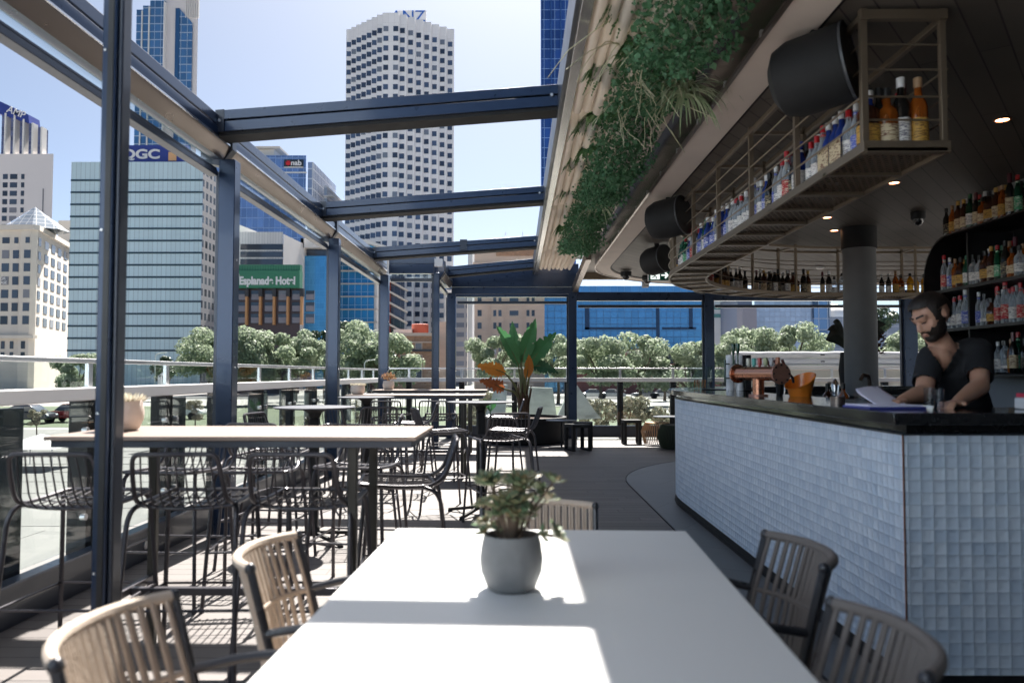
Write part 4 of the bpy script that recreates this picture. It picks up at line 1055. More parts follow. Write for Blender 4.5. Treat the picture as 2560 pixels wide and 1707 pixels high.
def high_table(label, x0, x1, y0, y1, z=1.08):
    t = thing('bar_table', label, 'bar table', ((x0 + x1) / 2, (y0 + y1) / 2, 0), 0, 'long oak bar tables')
    w, d = (x1 - x0) / 2, (y1 - y0) / 2
    MB().box(-w, w, -d, d, z - .018, z).build('tabletop', OAK, t, bevel=.003)
    MB().box(-w + .02, w - .02, -d + .02, d - .02, z - .05, z - .019).build('sub_frame', STEEL2, t, bevel=.003)
    xl, xr, yy = -w + .21, w - .29, d - .1
    for sx in (xl, xr):
        for sy in (-1, 1): MB().box(sx - .02, sx + .02, sy * yy - .02, sy * yy + .02, 0, z - .051).build('leg', M('table_leg', (.05, .047, .04), .4, .3), t, bevel=.004)
        MB().box(sx - .016, sx + .016, -yy + .021, yy - .021, .315, .35).build('end_rail', STOOLM, t, bevel=.004)
    MB().box(xl + .017, xr - .017, -.018, .018, .312, .348).build('footrail', STOOLM, t, bevel=.004)
    return t
high_table('long oak-topped bar table nearest the camera, behind the white table', -2.04, -.433, 3.36, 4.05)
high_table('oak-topped bar table in the middle distance with a low pale pot at its left', -2.19, -.41, 9.95, 10.65)
high_table('farthest oak-topped bar table with a flowering pot near the corner post', -2.4, -.5, 12.9, 13.6)
def round_table(label, x, y, rz):
    t = thing('round_bar_table', label, 'bar table', (x, y, 0), rz, 'round dark bar tables')
    MB().lathe([(.001, 1.068), (.31, 1.068), (.325, 1.076), (.325, 1.081), (.31, 1.083), (.001, 1.083)], 48).build('tabletop', M('dark_table_top', (.05, .055, .075), .62, 0, spec=.3), t)
    MB().lathe([(.03, .985), (.045, 1.0), (.055, 1.035), (.12, 1.067)], 12).build('flip_bracket', BLACKM, t)
    MB().box(-.036, .036, -.036, .036, .05, .99).build('column', BLACKM, t, bevel=.006)
    for k in range(4):
        a = rad(45 + 90 * k); d = Vector((math.cos(a), math.sin(a), 0))
        m = MB(); m.bar(d * .03 + Vector((0, 0, .07)), d * .36 + Vector((0, 0, .018)), .03, .028); m.cyl(d * .345 + Vector((0, 0, 0)), d * .345 + Vector((0, 0, .016)), .024, 10)
        m.build('foot', BLACKM, t, bevel=.004)
        d2 = Vector((math.cos(a + math.pi / 2), math.sin(a + math.pi / 2), 0))
    MB().lathe([(.045, .05), (.05, .06), (.05, .11), (.038, .13)], 16).build('hub', BLACKM, t)
    return t
round_table('round dark bar table beside the glass, left of the dark posts', -1.64, 6.34, .1)
round_table('round dark bar table nearest the planter, on the right', -.35, 7.57, .3)
round_table('round dark bar table half hidden in front of the middle oak table', -1.75, 9.08, .5)

# white dining table
DT = Vector((.06, 1.95, 0)); TA = rad(-2.2)
t = thing('dining_table', 'large white-topped dining table filling the foreground', 'dining table', (.048, 1.94, 0), TA)
MB().box(-.548, .548, -1.05, 1.05, .735, .76).build('tabletop', TABLEW, t, bevel=.004)
MB().box(-.48, .48, -.98, .98, .69, .734).build('apron', STEEL2, t, bevel=.003)
for sx in (-1, 1):
    for sy in (-1, 1): MB().box(sx * .46 - .025, sx * .46 + .025, sy * .95 - .025, sy * .95 + .025, 0, .689).build('leg', STEEL2, t, bevel=.004)
# rope armchairs
def make_armchair(label, loc, rz, rope, g='rope-backed dining armchairs'):
    t = thing('armchair', label, 'armchair', loc, rz, g)
    fr = M('chair_tube', (.05, .052, .06), .3, .4)
    def rim(z, k=0):   # plan curve of the back at height z
        lean = (z - .44) * .28; P = []
        for i in range(21):
            a = -1 + 2 * i / 20; P.append(Vector((a * .265, -.235 - lean + .11 * abs(a) ** 2.4, z)))
        return P
    top, bot = rim(.80), rim(.45); midr = rim(.615)
    MB().tube(top, .0155, 9).build('top_rail', rope, t)
    for sx in (0, -1):
        a, b, c = top[sx], midr[sx], bot[sx]
        MB().tube([a, b, c], .014, 8).build('back_upright', fr, t); MB().ell(a, (.018, .018, .018), 10, 8).build('end_cap', fr, t)
    MB().tube(bot, .012, 8).build('lower_rail', fr, t)
    m = MB(); n = 17
    for i in range(n):
        f = (i + .6) / (n + .2) * 20; k = int(f); q = f - k; k2 = min(k + 1, 20)
        pt, pb = top[k].lerp(top[k2], q), bot[k].lerp(bot[k2], q)
        for o in (-.0058, .0058): m.tube([pt + Vector((o, .006, 0)), pt.lerp(pb, .5) + Vector((o, .012, 0)), pb + Vector((o, .004, 0))], .0068, 6, caps=False)
    m.build('rope_backrest', rope, t)
    MB().tube([p + Vector((0, .012, 0)) for p in midr[1:-1]], .009, 7).build('middle_band', rope, t)
    # seat
    m = MB(); sx_, N2 = .26, 12; vs = []; fs = []
    for zz in (.42, .452):
        for i in range(N2 + 1):
            for j in range(N2 + 1):
                x, y = -1 + 2 * i / N2, -1 + 2 * j / N2
                vs.append((x * (.27 - .015 * max(0, -y)), .03 + y * .25, zz - .018 * (1 - x * x) * (1 - y * y) * (zz > .43)))
    W2 = N2 + 1
    for i in range(N2):
        for j in range(N2):
            a = i * W2 + j; fs.append((a, a + 1, a + W2 + 1, a + W2)); b = a + W2 * W2; fs.append((b, b + W2, b + W2 + 1, b + 1))
    m.add(vs, fs); m.build('seat', rope, t)
    MB().tube(rounded([(-.272, -.2, .435), (-.28, .285, .435), (.28, .285, .435), (.272, -.2, .435)], .06), .013, 8).build('seat_frame', fr, t)
    for s in (-1, 1):
        p0 = midr[0 if s < 0 else -1]
        MB().tube(rounded([p0, (s * .292, -.02, .645), (s * .30, .20, .65), (s * .30, .27, .62), (s * .295, .28, .435)], .07), [.0125] * 2 + [.0125] * 50 if False else .0135, 8).build('armrest', fr, t)
        for (ya, yb) in ((.28, .30), (-.2, -.30)): MB().tube([(s * .285, ya, .435), (s * .29, yb, 0)], .013, 8).build('leg', fr, t)
    t.scale = (.9, .92, .99); return t
ac = make_armchair('beige rope armchair in the bottom left corner, sunlit', (-.665, 1.74, 0), rad(-92), ROPE)
dup(ac, (-.555, 2.49, 0), rad(-90), 'beige rope armchair at the far left side of the white table')
dup(ac, (.085, 3.12, 0), rad(178), 'rope armchair at the far end of the white table behind the potted succulent')
ad = make_armchair('shade-toned beige rope armchair at the far right side of the white table', (.665, 2.50, 0), rad(92), ROPE_SHADED)
dup(ad, (.55, 1.70, 0), rad(88), 'shade-toned beige rope armchair in the bottom right corner')

# potted succulents
SUC = LEAF('succulent_leaf', (.11, .28, .16), (.38, .25, .14), .4, .15, 9)
def pot_profile(r, h): return [(r * .62, 0), (r * .78, h * .06), (r * .96, h * .33), (r, h * .55), (r * .93, h * .85), (r * .86, h), (r * .79, h), (r * .82, h * .85), (r * .3, h * .8), (.001, h * .8)]
t = thing('potted_succulent', 'grey cement pot with a branching succulent on the white table', 'potted plant', (-.015, 2.17, .76))
MB().lathe(pot_profile(.0875, .15), 48).build('pot', POTM, t)
m = MB()
for i in range(70): a, q = R.uniform(0, 6.28), R.uniform(0, .068); m.ell((q * math.cos(a), q * math.sin(a), .124), (.007, .007, .006), 6, 4)
m.lathe([(.001, .122), (.07, .121)], 24).build('soil', SOIL, t)
st, lf = MB(), MB()
def rosette(c, d, r, nl):
    d = Vector(d).normalized(); o = d.orthogonal().normalized(); p = d.cross(o)
    for i in range(nl):
        a = i * 2.4; tilt = .35 + .9 * (i / nl); rr = r * (.55 + .55 * i / nl)
        dirv = (d * math.cos(tilt) + (o * math.cos(a) + p * math.sin(a)) * math.sin(tilt)).normalized()
        sd = dirv.cross(d).normalized() if dirv.cross(d).length > .01 else o
        up = sd.cross(dirv); b = Vector(c)
        pts = [b, b + dirv * rr * .55 + sd * rr * .26, b + dirv * rr, b + dirv * rr * .55 - sd * rr * .26, b + dirv * rr * .55 + up * rr * .13, b + dirv * rr * .55 - up * rr * .07]
        lf.add(pts, [(0, 1, 4), (1, 2, 4), (2, 3, 4), (3, 0, 4), (1, 0, 5), (2, 1, 5), (3, 2, 5), (0, 3, 5)])
for i in range(30):
    a = i * 2.39; q = (i * .618) % 1; rr = .02 + .085 * q; hh = .17 + .15 * R.random() - rr * .3
    e = Vector((rr * math.cos(a) * 1.2, rr * math.sin(a), hh)); b0 = Vector((.014 * math.cos(a), .014 * math.sin(a), .115)); md = b0.lerp(e, .5) + Vector((0, 0, .02))
    st.tube([b0, md, e], [.0045, .0035, .003], 6)
    rosette(e, e - b0 * .5 + Vector((0, -.03, .02)), R.uniform(.036, .058), 15)
    if i % 3 == 0: rosette(md + Vector((.012, -.012, 0)), md - b0 + Vector((0, -.05, 0)), .034, 9)
st.build('stem', M('succulent_stem', (.10, .07, .05), .8), t); lf.build('leaf_rosettes', SUC, t)
def small_pot(label, loc, r, h, kind):
    t = thing('potted_plant', label, 'potted plant', loc)
    MB().lathe(pot_profile(r, h), 32).build('pot', POTW, t)
    m = MB()
    if kind == 'sedum':
        for i in range(260):
            a, q = R.uniform(0, 6.28), r * .84 * math.sqrt(R.random()); d = Vector((math.cos(a) * q / r, math.sin(a) * q / r, R.uniform(.5, 1.5)))
            m.leaf((q * math.cos(a), q * math.sin(a), h * .84), d, (R.gauss(0, 1), R.gauss(0, 1), 0), r * R.uniform(.35, .6), .012)
        mt = LEAF('pale_sedum', (.55, .52, .42), (.7, .66, .56), .6, .2)
    else:
        for i in range(190):
            d = Vector((R.gauss(0, 1), R.gauss(0, 1), R.uniform(.1, 1.8))).normalized(); c = Vector((0, 0, h * 1.1)) + d * r * R.uniform(.35, 1.15)
            m.leaf(c, d + Vector((0, 0, .3)), (R.gauss(0, 1), R.gauss(0, 1), 0), r * .42, r * .17)
        for i in range(9): a = i * .7; m.tube([(0, 0, h * .8), (r * .7 * math.cos(a), r * .7 * math.sin(a), h * 1.6)], .004, 4)
        mt = LEAF('rusty_rosettes', (.20, .18, .09), (.55, .26, .15), .5, .2)
    m.build('leaves', mt, t); return t
small_pot('pale pot of white sedum on the nearest oak table, half behind the near post', (-1.885, 3.72, 1.08), .1, .155, 'sedum')
small_pot('wide pale pot of low white sedum on the middle oak table', (-2.08, 10.2, 1.08), .095, .125, 'sedum')
small_pot('pale pot with a rusty rosette plant on the farthest oak table', (-2.17, 13.2, 1.08), .098, .15, 'rosette')

# big planter with bird-of-paradise plant
t = thing('round_planter', 'wide round black planter at the end of the deck', 'planter', (.12, 15.55, 0))
MB().lathe([(.80, 0), (.83, .03), (.86, .43), (.88, .44), (.88, .50), (.80, .505), (.79, .44), (.001, .44)], 56).build('planter_shell', BLACKM, t)
MB().lathe([(.79, .448), (.001, .455)], 32).build('soil', SOIL, t)
plant = thing('banana_leaved_plant', 'tall green banana-leaved plant with some orange dying leaves', 'plant', (.12, 15.55, .45))
def veined(name, a, b2, rough, trans):
    m = LEAF(name, a, b2, rough, trans, 3); t = m.node_tree; b = t.nodes['Principled BSDF']
    w = t.nodes.new('ShaderNodeTexWave'); w.inputs['Scale'].default_value = 14; w.inputs['Distortion'].default_value = 2.5; w.inputs['Detail'].default_value = 2; w.bands_direction = 'Z'
    tc = t.nodes.new('ShaderNodeTexCoord'); L(t, tc.outputs['Object'], w.inputs[0]); bumpn(t, b, w.outputs['Fac'], .5, .02)
    old = b.inputs['Base Color'].links[0].from_socket; L(t, mix(t, mth(t, 'MULTIPLY', w.outputs['Fac'], .45), old, b2), b.inputs['Base Color']); return m
GREEN = veined('paddle_leaf', (.03, .13, .045), (.09, .25, .10), .32, .3); DEAD = veined('dying_leaf', (.75, .32, .05), (.45, .15, .03), .6, .4); DEAD2 = LEAF('dry_leaf', (.40, .11, .03), (.3, .1, .04), .8, .2, 4); DGREEN = LEAF('dark_paddle_leaf', (.02, .07, .035), (.03, .1, .04), .4, .2, 3)
P0 = Vector((.12, 15.55, .45))
def paddle(tip_uv, base_uv, wid, mat, y0, y1, droop=0, torn=0, nm='leaf', roll=0):
    """leaf blade from base point to tip, folded along its midrib and notched at the edge"""
    a, b = at(*base_uv, y0) - P0, at(*tip_uv, y1) - P0; d = (b - a); l = d.length; n = 26; view = Vector((0, -1, .15)).normalized()
    sd = d.cross(view).normalized(); up = sd.cross(d).normalized(); rm = Matrix.Rotation(roll, 3, d.normalized()); sd, up = rm @ sd, rm @ up
    m = MB(); vs = []; fs = []; rib = []
    for i in range(n + 1):
        s = i / n; c = a + d * s + Vector((0, 0, -droop * s * s * l)) + up * .10 * l * math.sin(s * 3.1) * .6; rib.append(c)
        w = wid * .72 * (math.sin(math.pi * min(1, s * .95 + .045) ** .85) ** .85) * .5
        for q in (-1, -.5, 0, .5, 1):
            k = 1.0
            if torn and abs(q) == 1 and R.random() < torn: k = R.uniform(.45, .8)
            vs.append(c + sd * w * q * k + up * (abs(q) * w * .4) + Vector((0, 0, .02 * math.sin(i * 2.1 + q * 2) * abs(q))))
    for i in range(n):
        for j in range(4): e = i * 5 + j; fs.append((e, e + 1, e + 6, e + 5))
    m.add(vs, fs).build(nm, mat, plant); 
    st = P0 * 0 + Vector((R.uniform(-.06, .06), R.uniform(-.05, .05), .35))
    MB().tube([st, st.lerp(a, .5) + Vector((0, 0, .07)), a, a + d * .3 + up * .10 * l * .5, a + d * .9], [.035, .022, .015, .010, .003], 7).build('leaf_stalk', LEAF('stalk', (.10, .13, .05), (.16, .12, .06), .5, .1), plant)
paddle((1241, 814), (1296, 912), .40, GREEN, 15.4, 15.2, 0, .05, roll=.35); paddle((1281, 803), (1301, 905), .34, GREEN, 15.55, 15.7, 0, .04, roll=-.5)
paddle((1339, 797), (1303, 905), .42, GREEN, 15.5, 15.35, 0, .04, roll=.1); paddle((1391, 826), (1320, 915), .50, GREEN, 15.5, 15.5, .05, .12, roll=-.2)
paddle((1396, 914), (1330, 915), .34, DGREEN, 15.55, 15.3, .25, .15, 'dark_leaf'); paddle((1191, 908), (1262, 932), .38, DEAD, 15.4, 15.1, .06, .1, 'orange_leaf')
paddle((1322, 886), (1316, 944), .28, DEAD, 15.2, 15.1, 0, .08, 'orange_leaf', .4); paddle((1197, 942), (1260, 972), .42, DEAD2, 15.3, 15.0, .1, .4, 'dry_leaf')
m = MB(); tr = LEAF('fibrous_trunk', (.12, .07, .04), (.05, .035, .025), .9, 0, 6)
for i in range(26):
    a = i * 2.4; r = .05 + .05 * R.random(); p0 = Vector((r * math.cos(a), r * math.sin(a), -.02)); m.tube([p0, p0 * 1.1 + Vector((0, 0, .3)), p0 * R.uniform(1.2, 2) + Vector((0, 0, R.uniform(.5, .75)))], [.03, .026, .008], 6)
m.build('trunk', tr, plant)
sp = thing('young_leaf_shoot', 'small bright green leaf shoot left of the big plant trunk', 'plant', (-.52, 15.3, .45))
m = MB()
for i in range(5): a = i * 1.3; m.leaf((0, 0, .15), (math.cos(a) * .5, math.sin(a) * .5, 1), (math.sin(a), -math.cos(a), .2), .3, .1)
m.tube([(0, 0, 0), (0, 0, .2)], .012, 6); m.build('leaves', GREEN, sp)

# low seats and tables at the far end
def cube_stool(label, x, y, rz, w=.37, h=.46, d=.37):
    t = thing('low_stool', label, 'stool', (x, y, 0), rz, 'low black stools at the far end'); q = .055
    MB().box(-w / 2, w / 2, -d / 2, d / 2, h - .055, h).build('seat', BLACKM, t, bevel=.004)
    for sx in (-1, 1):
        for sy in (-1, 1): MB().box(sx * (w / 2 - q / 2) - q / 2, sx * (w / 2 - q / 2) + q / 2, sy * (d / 2 - q / 2) - q / 2, sy * (d / 2 - q / 2) + q / 2, .03, h - .056).build('leg', BLACKM, t, bevel=.003)
        MB().box(sx * (w / 2 - q / 2) - q / 2, sx * (w / 2 - q / 2) + q / 2, -d / 2, d / 2, 0, .029).build('foot_rail', BLACKM, t)
cube_stool('black low stool in front, beside the round planter', 1.08, 13.85, .35); cube_stool('black low stool just behind the other one near the planter', 1.22, 14.5, -.1)
cube_stool('black low stool standing alone by the far glass', 2.22, 15.2, .05, .34, .46, .34)
t = thing('low_round_table', 'small thin-topped black round table beside the planter', 'side table', (.82, 14.35, 0))
MB().lathe([(.001, .485), (.28, .485), (.285, .49), (.285, .5), (.001, .502)], 36).build('tabletop', M('table_blue_black', (.03, .035, .045), .35), t); MB().cyl((0, 0, .012), (0, 0, .484), .016, 12).build('stem', BLACKM, t); MB().lathe([(.24, 0), (.24, .008), (.001, .012)], 32).build('base', BLACKM, t)
t = thing('rope_pouf', 'dark green woven rope pouf beside the end of the bar', 'pouf', (2.92, 14.2, 0))
MB().lathe([(.29, .01), (.33, .12), (.36, .2), (.345, .3), (.30, .42), (.001, .43)], 36).build('inner_drum', BLACKM, t)
m = MB()
for i in range(72):
    a = 2 * math.pi * i / 72; c, s = math.cos(a), math.sin(a); m.tube([(r * c, r * s, z) for r, z in ((.295, .01), (.337, .12), (.368, .2), (.353, .3), (.305, .42), (.24, .432))], .0085, 5)
m.build('rope_weave', M('dark_green_rope', (.035, .045, .025), .8), t)
t = thing('low_round_table', 'small round table top on a stem behind the green pouf', 'side table', (2.95, 15.0, 0))
MB().lathe([(.001, .52), (.34, .52), (.34, .535), (.001, .537)], 36).build('tabletop', MATS['table_blue_black'], t); MB().cyl((0, 0, .012), (0, 0, .519), .02, 12).build('stem', BLACKM, t); MB().lathe([(.24, 0), (.24, .008), (.001, .012)], 32).build('base', BLACKM, t)
t = thing('woven_stool', 'beige woven seat half hidden behind the green pouf', 'stool', (2.68, 15.0, 0))
m = MB()
for i in range(40): a = 2 * math.pi * i / 40; c, s = math.cos(a), math.sin(a); m.tube([(r * c, r * s, z) for r, z in ((.24, .02), (.3, .25), (.22, .42))], .009, 5)
m.build('cord_weave', M('tan_cord', (.45, .28, .16), .8), t); MB().lathe([(.22, .42), (.001, .43)], 24).build('seat_disc', MATS['tan_cord'], t)
# dropped strap on the deck
tag(MB().tube(rounded([(-.28, 9.25, .008), (-.2, 9.5, .008), (-.06, 9.42, .008), (-.02, 9.2, .008), (-.2, 9.12, .008)], .1), .008, 6).build('fallen_cord', BLACKM), 'black loop of cord lying on the sunny deck boards', 'cord')

# hanging green wall
t = thing('hanging_planter', 'long stainless trough under the roof full of hanging plants', 'planter', (1.0, 6, 3.5))
MB().box(.9, 1.3, 3.2, 12.9, 3.5, 3.53).build('trough_base', INOX2, t, True); MB().box(.9, .92, 3.2, 12.9, 3.53, 3.7).build('trough_side', INOX2, t, True); MB().box(1.28, 1.3, 3.2, 12.9, 3.53, 3.7).build('trough_side', INOX2, t, True)
IVY = LEAF('trailing_ivy_leaf', (.05, .15, .075), (.13, .28, .14), .45, .42, 2.5)
FERN = LEAF('fern_leaf', (.07, .18, .07), (.15, .30, .11), .5, .4, 3)
SPID = LEAF('variegated_strap_leaf', (.16, .29, .13), (.58, .60, .42), .45, .3, 3)
RUN = LEAF('pale_runner', (.58, .58, .40), (.66, .62, .46), .55, .2)
m = MB(); rr = random.Random(4)
def hangdepth(y): return .30 + .10 * math.sin(y * 1.9) + .07 * math.sin(y * 4.7 + 1)
for i in range(27000):
    y = rr.uniform(3.3, 12.75); q = rr.random(); dep = hangdepth(y) * (1.15 - .5 * abs(q - .5))
    x = .66 + .52 * q + rr.gauss(0, .02); z = 3.66 - rr.random() ** .8 * (dep + .12)
    if rr.random() < .25: z = 3.55 - dep + rr.gauss(0, .03)
    cl = math.sin(x * 17 + y * 9) * math.sin(y * 13 + z * 11) * .03
    s = rr.choice((.6, 1, 1, 1.4)) * rr.uniform(.02, .036)
    d = Vector((rr.gauss(0, 1), rr.gauss(0, 1), rr.gauss(-.5, .7))); nn = Vector((rr.gauss(-.3, .6), rr.gauss(-.4, .6), rr.gauss(.4, .5)))
    m.hexleaf((x + cl, y, z + cl), d, nn, s, s * .85)
tag(m.build('trailing_ivy', IVY, flat=True), 'dense dark green ivy hanging from the long trough under the roof', 'ivy', kind='stuff')
def fern(label, loc, nf, ln):
    t = thing('hanging_fern', label, 'fern', loc, 0, 'ferns in the hanging trough'); m = MB()
    for k in range(nf):
        a = R.uniform(2.2, 4.6); o = Vector((math.cos(a), math.sin(a) * .8, 0)); l = ln * R.uniform(.6, 1.0); pts = []
        for i in range(15):
            s = i / 14; pts.append(o * l * (s * .85) + Vector((0, 0, .12 * math.sin(s * 2.2) - l * .62 * s * s)))
        m.tube(pts, .0025, 4)
        for i in range(2, 15):
            dv = (pts[i] - pts[i - 1]).normalized(); sd = dv.cross(Vector((0, 0, 1))).normalized(); w = .075 * math.sin(math.pi * min(1, i / 14 * .9 + .12)) + .008
            for q in (-1, 1):
                for e in (0, .5): m.leaf(pts[i].lerp(pts[i - 1], e), sd * q + dv * .35, dv.cross(sd), w, .017)
    m.build('fronds', FERN, t, flat=True); return t
for i, (x, y, z, n_, l_, lab) in enumerate(((.8, 4.35, 3.5, 16, .42, 'dark green fern at the top of the picture beside the canopy'), (.74, 5.3, 3.46, 16, .40, 'fern hanging left, second from the camera'), (.74, 6.5, 3.46, 16, .38, 'fern hanging left, third from the camera'),
                                           (.72, 7.6, 3.46, 16, .36, 'fern hanging left by the second canopy bunch'), (.74, 8.9, 3.46, 16, .38, 'fern hanging left in the middle of the green wall'), (.72, 10.1, 3.54, 16, .36, 'fern hanging left in the far half of the green wall'), (.74, 11.3, 3.54, 14, .34, 'farthest fern near the end of the green wall'))):
    fern(lab, (x, y, z), n_ + 8, l_)
for i, y in enumerate((4.8, 5.9, 7.1, 8.3, 9.5, 10.8)):
    fern('smaller feathery fern low in the green wall, %s from the camera' % ('nearest', 'second', 'third', 'fourth', 'fifth', 'farthest')[i], (.84 + .1 * math.sin(i * 2.2), y, 3.36), 18, .3)
def spider(label, loc, nl, ln, mat=SPID, name='spider_plant', g='variegated spider plants in the hanging trough'):
    t = thing(name, label, 'spider plant', loc, 0, g); m = MB()
    for k in range(nl):
        a = R.uniform(0, 6.28); l = ln * R.uniform(.6, 1.15); o = Vector((math.cos(a), math.sin(a), 0)); pt = rad(R.uniform(10, 80)); P = [Vector((0, 0, 0))]; end = rad(R.uniform(-85, -50))
        for i in range(8): q = i / 7; e_ = pt + (end - pt) * q ** .7; P.append(P[-1] + (o * math.cos(e_) + Vector((0, 0, math.sin(e_)))) * l / 8)
        sd = o.cross(Vector((0, 0, 1))); vs = []; fs = []
        for i, p in enumerate(P):
            w = .0095 * (1 - (i / 8) ** 2) + .001; vs += [p - sd * w, p + sd * w]
        for i in range(8): fs.append((2 * i, 2 * i + 1, 2 * i + 3, 2 * i + 2))
        m.add(vs, fs)
    m.build('strap_leaves', mat, t); return t
spider('large variegated spider plant dangling over the concrete edge', (1.12, 5.15, 3.22), 90, .42)
spider('spider plant high up beside the stainless edge', (1.2, 4.4, 3.5), 60, .42); spider('spider plant tuft halfway along the green wall', (.95, 9.0, 3.28), 40, .32); spider('spider plant tuft near the far end of the green wall', (.9, 10.6, 3.2), 36, .3)
for i, (x, y, z) in enumerate(((.80, 4.45, 3.32), (.76, 4.95, 3.26), (.9, 5.5, 3.2))):
    t = thing('hanging_runner', ['tangle of pale hanging runners nearest the camera', 'tangle of pale hanging runners, second from the camera', 'tangle of pale hanging runners above the big spider plant'][i], 'runners', (x, y, z), 0, 'pale runners hanging from the trough'); m = MB()
    for k in range(13):
        a = R.uniform(0, 6.28); P = [Vector((R.uniform(-.05, .05), R.uniform(-.1, .1), .1))]; d = Vector((math.cos(a) * .04, math.sin(a) * .05, .02))
        for q in range(9): P.append(P[-1] + d * 1.1); d = d * .93 + Vector((R.gauss(0, .018), R.gauss(0, .02), -.012))
        m.tube(P, [.006 - .0004 * j for j in range(10)], 4)
    m.build('runners', RUN, t)
# dark bromeliad behind the column
t = thing('dark_leaf_plant', 'dark spiky-leaved plant silhouetted behind the round column', 'plant', (4.62, 10.9, 1.1))
MB().lathe([(.1, 0), (.13, .3), (.1, .55)], 18).build('vase', BLACKM, t); m = MB()
for u, v, w_ in ((2064, 851, .13), (2068, 826, .07), (2082, 806, .07), (2216, 812, .09), (2214, 832, .09), (2212, 846, .08)):
    tip = at(u, v, 10.9) - Vector((4.62, 10.9, 1.1)); b = Vector((0, 0, .62)); d = tip - b; sd = Vector((0, 0, 1)); n = 10; vs = []; fs = []
    for i in range(n + 1):
        s = i / n; c = b + d * s + Vector((0, 0, .12 * math.sin(s * 3.1))); ww = w_ * math.sin(math.pi * (s * .88 + .12)) ** .8
        for q in (-1, 0, 1): vs.append(c + Vector((0, -.35 * ww * (1 - abs(q)), q * ww)))
    for i in range(n):
        for j in range(2): e = i * 3 + j; fs.append((e, e + 1, e + 4, e + 3))
    m.add(vs, fs)
m.build('leaves', LEAF('near_black_leaf', (.012, .016, .012), (.02, .024, .016), .5, .05), t)
m = MB(); cpos = at(2198, 862, 10.85) - Vector((4.62, 10.9, 1.1))
for i in range(60): a = i * 2.4; z = -.14 + .28 * i / 60; r = .1 * math.cos(z * 7); m.leaf(cpos + Vector((r * .6 * math.cos(a), r * .6 * math.sin(a), z)), (math.cos(a), math.sin(a), .5), (0, 0, 1), .08, .05)
m.tube([(0, 0, .55), cpos], .02, 6); m.build('seed_cone', M('brown_cone', (.10, .04, .015), .8), t)

#### PART 6 : the city beyond
def gmat(name, a, b2, sc_=.05):
    m, t, b, o = nt(name); L(t, mix(t, noise(t, sc_, detail=8), a, b2), b.inputs['Base Color']); b.inputs['Roughness'].default_value = .9; return m
struct(MB().box(-4000, 4000, -300, 6000, GZ - 3, GZ).build('ground', gmat('city_ground', (.22, .215, .205), (.34, .33, .315), .05)))
struct(MB().box(-150, 12, 56, 92, GZ + .004, GZ + .02).build('lawn', gmat('lawn_green', (.06, .082, .045), (.10, .125, .07), .12)))
struct(MB().box(-200, 200, 118, 136, GZ + .004, GZ + .012).build('road', gmat('asphalt', (.05, .05, .052), (.07, .07, .07), .5)))
struct(MB().box(-8.5, 60, 24, 55, GZ + .004, GZ + .03).build('plaza', gmat('plaza_paving', (.32, .30, .275), (.42, .39, .36), .2)))
m = MB(); m.box(-70, -3.3, 2, 54, GZ + .0005, GZ + .0008)
for i in range(12): m.box(-60 + (i % 3) * 9, -5 - (i % 4) * 2.2, 9 + i * 2.7, 10.2 + i * 2.7 + (i % 2), GZ + .001, GZ + .006 + .001 * i)
struct(m.build('pavement_steps', gmat('pale_paving', (.13, .128, .123), (.21, .205, .2), .3)))

CREAM = M('cream_stone', (.64, .585, .52), .85, 0, .13, .5, stretch=(1, 1, .2)); PINKST = M('pink_sandstone', (.66, .52, .42), .85, 0, .12, .35, stretch=(1, 1, 4)); BRICKT = GRID('orange_brick', (.40, .22, .13), (.44, .33, .25), .45, .16, .02, .03, .85, 0, .22)
def wmat(name, col, bl, share):
    m, t, b, o = nt(name); oi = t.nodes.new('ShaderNodeObjectInfo'); g = t.nodes.new('ShaderNodeNewGeometry')
    f = mth(t, 'FRACT', mth(t, 'ADD', oi.outputs['Random'], mth(t, 'MULTIPLY', g.outputs['Random Per Island'], 7.3)))
    c1 = mix(t, mth(t, 'FRACT', mth(t, 'MULTIPLY', f, 17)), sc(col, .6), sc(col, 1.5))
    L(t, mix(t, mth(t, 'LESS_THAN', f, share), c1, bl), b.inputs['Base Color']); b.inputs['Roughness'].default_value = .1; b.inputs['Metallic'].default_value = .15; MATS[name] = m; return m
WGL = wmat('window_glass_dark', (.05, .065, .09), (.22, .21, .22), .16); WGL2 = wmat('window_glass_blue', (.06, .09, .15), (.20, .23, .28), .12)
WGL0 = M('window_glass_plain', (.045, .06, .085), .08, .2, .4, .4)
def facadebox(parent, x0, x1, y0, y1, z0, z1, mat, name='wall', bev=0): return MB().box(x0, x1, y0, y1, z0, z1).build(name, mat, parent, True, bevel=bev)
def bld(name, label, cat, u0, u1, vt, Y, depth, mat, u_ref=None):
    x0, x1, z1 = at(u0, 700, Y).x, at(u1, 700, Y).x, at((u0 + u1) / 2, vt, Y).z
    t = thing(name, label, cat, ((x0 + x1) / 2, Y + depth / 2, GZ))
    k = 1 + depth / Y; MB().prism([(x0, Y), (x1, Y), (x1 * k if x1 < 0 else x1, Y + depth), (x0 * k if x0 > 0 else x0, Y + depth)], GZ, z1).build('wall', mat, t, True); return t, x0, x1, z1
WT = {}
def window(parent, c, w, h, mat=WGL, rz=0, name='window', dep=.12):
    key = (round(w, 2), round(h, 2), mat.name)
    if key not in WT:
        WT[key] = MB().box(-w / 2, w / 2, -dep, dep, -h / 2, h / 2).build(name, mat).data; bpy.data.objects.remove(bpy.data.objects[-1]) if False else None
        ob = [o for o in bpy.data.objects if o.data == WT[key]][0]
    else:
        ob = bpy.data.objects.new(name, WT[key]); COL.objects.link(ob)
    ob.parent = parent; ob.location = Vector(c) - parent.location; ob.rotation_euler = (0, 0, rz); return ob
def zpx(v, Y): return at(1280, v, Y).z
def xpx(u, Y): return at(u, 800, Y).x
